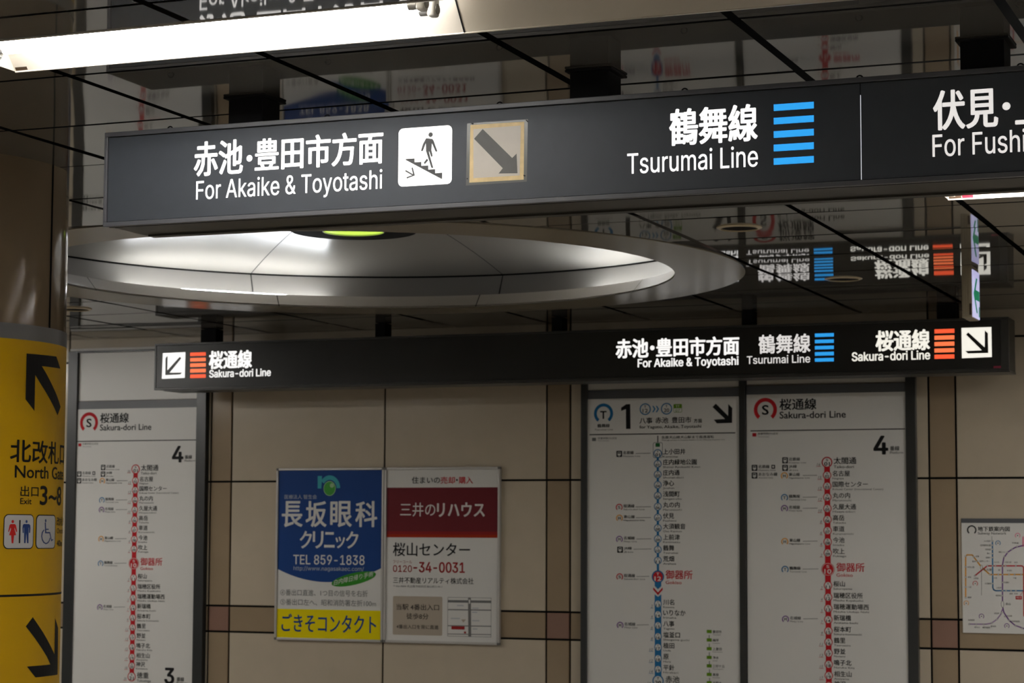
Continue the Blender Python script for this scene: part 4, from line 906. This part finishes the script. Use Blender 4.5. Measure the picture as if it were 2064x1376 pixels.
P.wpoly([(pb, pd), (pa, pd)]+arc, M_pblue, 1).build('blue_field', clinic, 'deep blue printed field')
zy = P.p(*Qm(130, 800))[1]; P.wpoly([(pa, pc), (pb, pc), (pb, zy), (pa, zy)], M_pyel, 1).build('yellow_strip', clinic, 'yellow strip')
P.poly(Om.pts([(728, 210), (790, 210), (790, 262), (780, 392), (728, 392)]), M_teal, 2)
cxy = Om(902, 392); P.ring(*cxy, 23.6, 15.5, M_teal, 2, 2, 145, 40, sy=1.12); P.disc(*cxy, 13.6, M_eyerim, 3, sy=1.1).disc(*cxy, 12.4, M_eye, 4, sy=1.1).disc(*Om(937, 348), 4.6, M_eyerim, 5).build('logo', clinic, 'teal arch over a green eye')
P.text('医療法人 智生会', Om.x(243), Om.x(715), Om.y(482), Om.y(546), M_lgray, 2).build('lettering', clinic, 'small gray line')
for t, x0, x1 in (('長', 213, 502), ('坂', 562, 852), ('眼', 920, 1220), ('科', 1285, 1590)): P.text(t, Om.x(x0), Om.x(x1), Om.y(580), Om.y(950), M_pwhite, 2, bold=.022, res=5)
P.build('lettering', clinic, 'large white clinic name')
for t, x0, x1, y0, y1 in (('ク', 472, 638, 1015, 1262), ('リ', 662, 806, 1018, 1262), ('ニ', 828, 972, 1030, 1252), ('ッ', 992, 1122, 1098, 1260), ('ク', 1145, 1318, 1020, 1265)): P.text(t, Om.x(x0), Om.x(x1), Om.y(y0), Om.y(y1), M_pwhite, 2, bold=.022)
P.build('lettering', clinic, 'white katakana line')
P.text('TEL 859-1838', Qm.x(355), Qm.x(1340), Qm.y(54), Qm.y(182), M_pwhite, 2, font='helv', mode='cap', bold=.010).build('lettering', clinic, 'white telephone number')
P.text('http://www.nagasakaec.com/', Qm.x(357), Qm.x(1332), Qm.y(212), Qm.y(266), M_lgray, 2, font='helv', mode='cap').build('lettering', clinic, 'gray web address')
P.disc(*Qm(1190, 388), 51, M_bgreen, 3, sx=1, sy=.235, rot=.215).text('白内障日帰り手術', Qm.x(915), Qm.x(1465), Qm.y(402), Qm.y(478), M_pwhite, 5, tilt=.215, shear=.12).build('badge', clinic, 'tilted green oval badge')
P.text('④番出口直進、1つ目の信号を右折', Qm.x(175), Qm.x(1385), Qm.y(530), Qm.y(616), M_gray, 2, bold=.008, dirs=4).build('lettering', clinic, 'gray directions, upper line')
P.text('⑤番出口左へ、昭和消防署左折100m', Qm.x(175), Qm.x(1500), Qm.y(662), Qm.y(748), M_gray, 2, bold=.008, dirs=4).build('lettering', clinic, 'gray directions, lower line')
P.text('ごきそコンタクト', Qm.x(195), Qm.x(1500), Qm.y(868), Qm.y(1112), M_pblue, 2, bold=.020, res=4).build('lettering', clinic, 'blue lettering on yellow')
realty, (pa, pb, pc, pd) = poster_frame(xm+.001, xz, 'white real estate poster with dark red banner, right of two')
P.text('住まいの', Rm_.x(475), Rm_.x(882), Rm_.y(222), Rm_.y(320), M_ink, 2, bold=.018).disc(*Rm_(1131, 268), 2, M_ink, 2).build('lettering', realty, 'black heading')
P.text('売却', Rm_.x(893), Rm_.x(1100), Rm_.y(222), Rm_.y(322), M_red, 2, bold=.02).build('lettering', realty, 'red heading word')
P.text('購入', Rm_.x(1160), Rm_.x(1362), Rm_.y(220), Rm_.y(322), M_red, 2, bold=.02).build('lettering', realty, 'red heading word')
z1_, z2_, z3_, z4_ = [P.p(*Rm_(130, y))[1] for y in (380, 1015, 1062, 1104)]
P.wpoly([(pa, z2_), (pb, z2_), (pb, z1_), (pa, z1_)], M_pred, 1).wpoly([(pa, z3_), (pb, z3_), (pb, z2_), (pa, z2_)], M_pred3, 1).wpoly([(pa, z4_), (pb, z4_), (pb, z3_), (pa, z3_)], M_pred2, 1); bn = P.build('red_banner', realty, 'dark red banner')
P.text('三井の', Rm_.x(305), Rm_.x(815), Rm_.y(600), Rm_.y(800), M_pwhite, 2, bold=.006).text('リハウス', Rm_.x(845), Rm_.x(1532), Rm_.y(600), Rm_.y(802), M_pwhite, 2, bold=.03).build('lettering', bn, 'white')
P.text('桜山センター', Vm.x(165), Vm.x(1090), Vm.y(78), Vm.y(240), M_ink, 2, bold=.016).build('lettering', realty, 'large black branch name')
P.text('フリーコール', Vm.x(165), Vm.x(392), Vm.y(292), Vm.y(328), M_dred, 2).text('0120', Vm.x(165), Vm.x(390), Vm.y(352), Vm.y(430), M_dred, 2, font='helv', mode='cap', bold=.012).text('-34-0031', Vm.x(412), Vm.x(1026), Vm.y(314), Vm.y(434), M_dred, 2, font='helv', mode='cap', bold=.022).build('lettering', realty, 'dark red telephone number')
P.text('三井不動産リアルティ株式会社', Vm.x(165), Vm.x(1135), Vm.y(494), Vm.y(568), M_ink, 2, bold=.01, dirs=4).build('lettering', realty, 'company name line')
P.text('〒466-0044 名古屋市昭和区桜山町3-49-1', Vm.x(165), Vm.x(755), Vm.y(588), Vm.y(616), M_gray, 2).build('lettering', realty, 'small address line')
P.rrect(Vm.x(163), Vm.x(758), Vm.y(722), Vm.y(1188), 3, M_pbeige, 1); bx = P.build('info_box', realty, 'beige box')
P.text('当駅 4番出入口', Vm.x(205), Vm.x(718), Vm.y(816), Vm.y(888), M_ink, 2, bold=.014, dirs=4).build('lettering', bx, 'black')
P.text('徒歩8分', Vm.x(325), Vm.x(590), Vm.y(928), Vm.y(1000), M_ink, 2, bold=.014, dirs=4).build('lettering', bx, 'black')
P.text('4番出入口を背に直進', Vm.x(205), Vm.x(712), Vm.y(1064), Vm.y(1114), M_ink, 2, bold=.014, dirs=4).build('lettering', bx, 'black')
P.rect(Vm.x(822), Vm.x(1348), Vm.y(736), Vm.y(1208), M_gray, 1).rect(Vm.x(827), Vm.x(1344), Vm.y(741), Vm.y(1203), M_pwhite, 2)
for y, w in ((785, 5), (886, 2.2), (1080, 2), (1180, 1.6)): P.line(*Vm(824, y), *Vm(1348, y+8), w, M_gray, 3)
P.line(*Vm(1086, 740), *Vm(1090, 1210), 6.4, M_alud, 4).line(*Vm(1086, 765), *Vm(1087, 815), 3, M_pwhite, 5).rect(Vm.x(868), Vm.x(1028), Vm.y(1086), Vm.y(1124), M_dred, 4).rect(Vm.x(1020), Vm.x(1045), Vm.y(1150), Vm.y(1174), M_dred, 4)
P.poly(Vm.pts([(985, 1005), (1045, 1005), (1012, 1042)]), M_pbeige, 4)
for x0, x1, y in ((860, 972, 985), (935, 1015, 830), (1118, 1195, 862), (1118, 1205, 1012), (1118, 1180, 912), (1125, 1182, 1112)): P.rect(Vm.x(x0), Vm.x(x1), Vm.y(y), Vm.y(y+14), M_lgray, 3)
P.build('street_map', realty, 'small gray street plan')
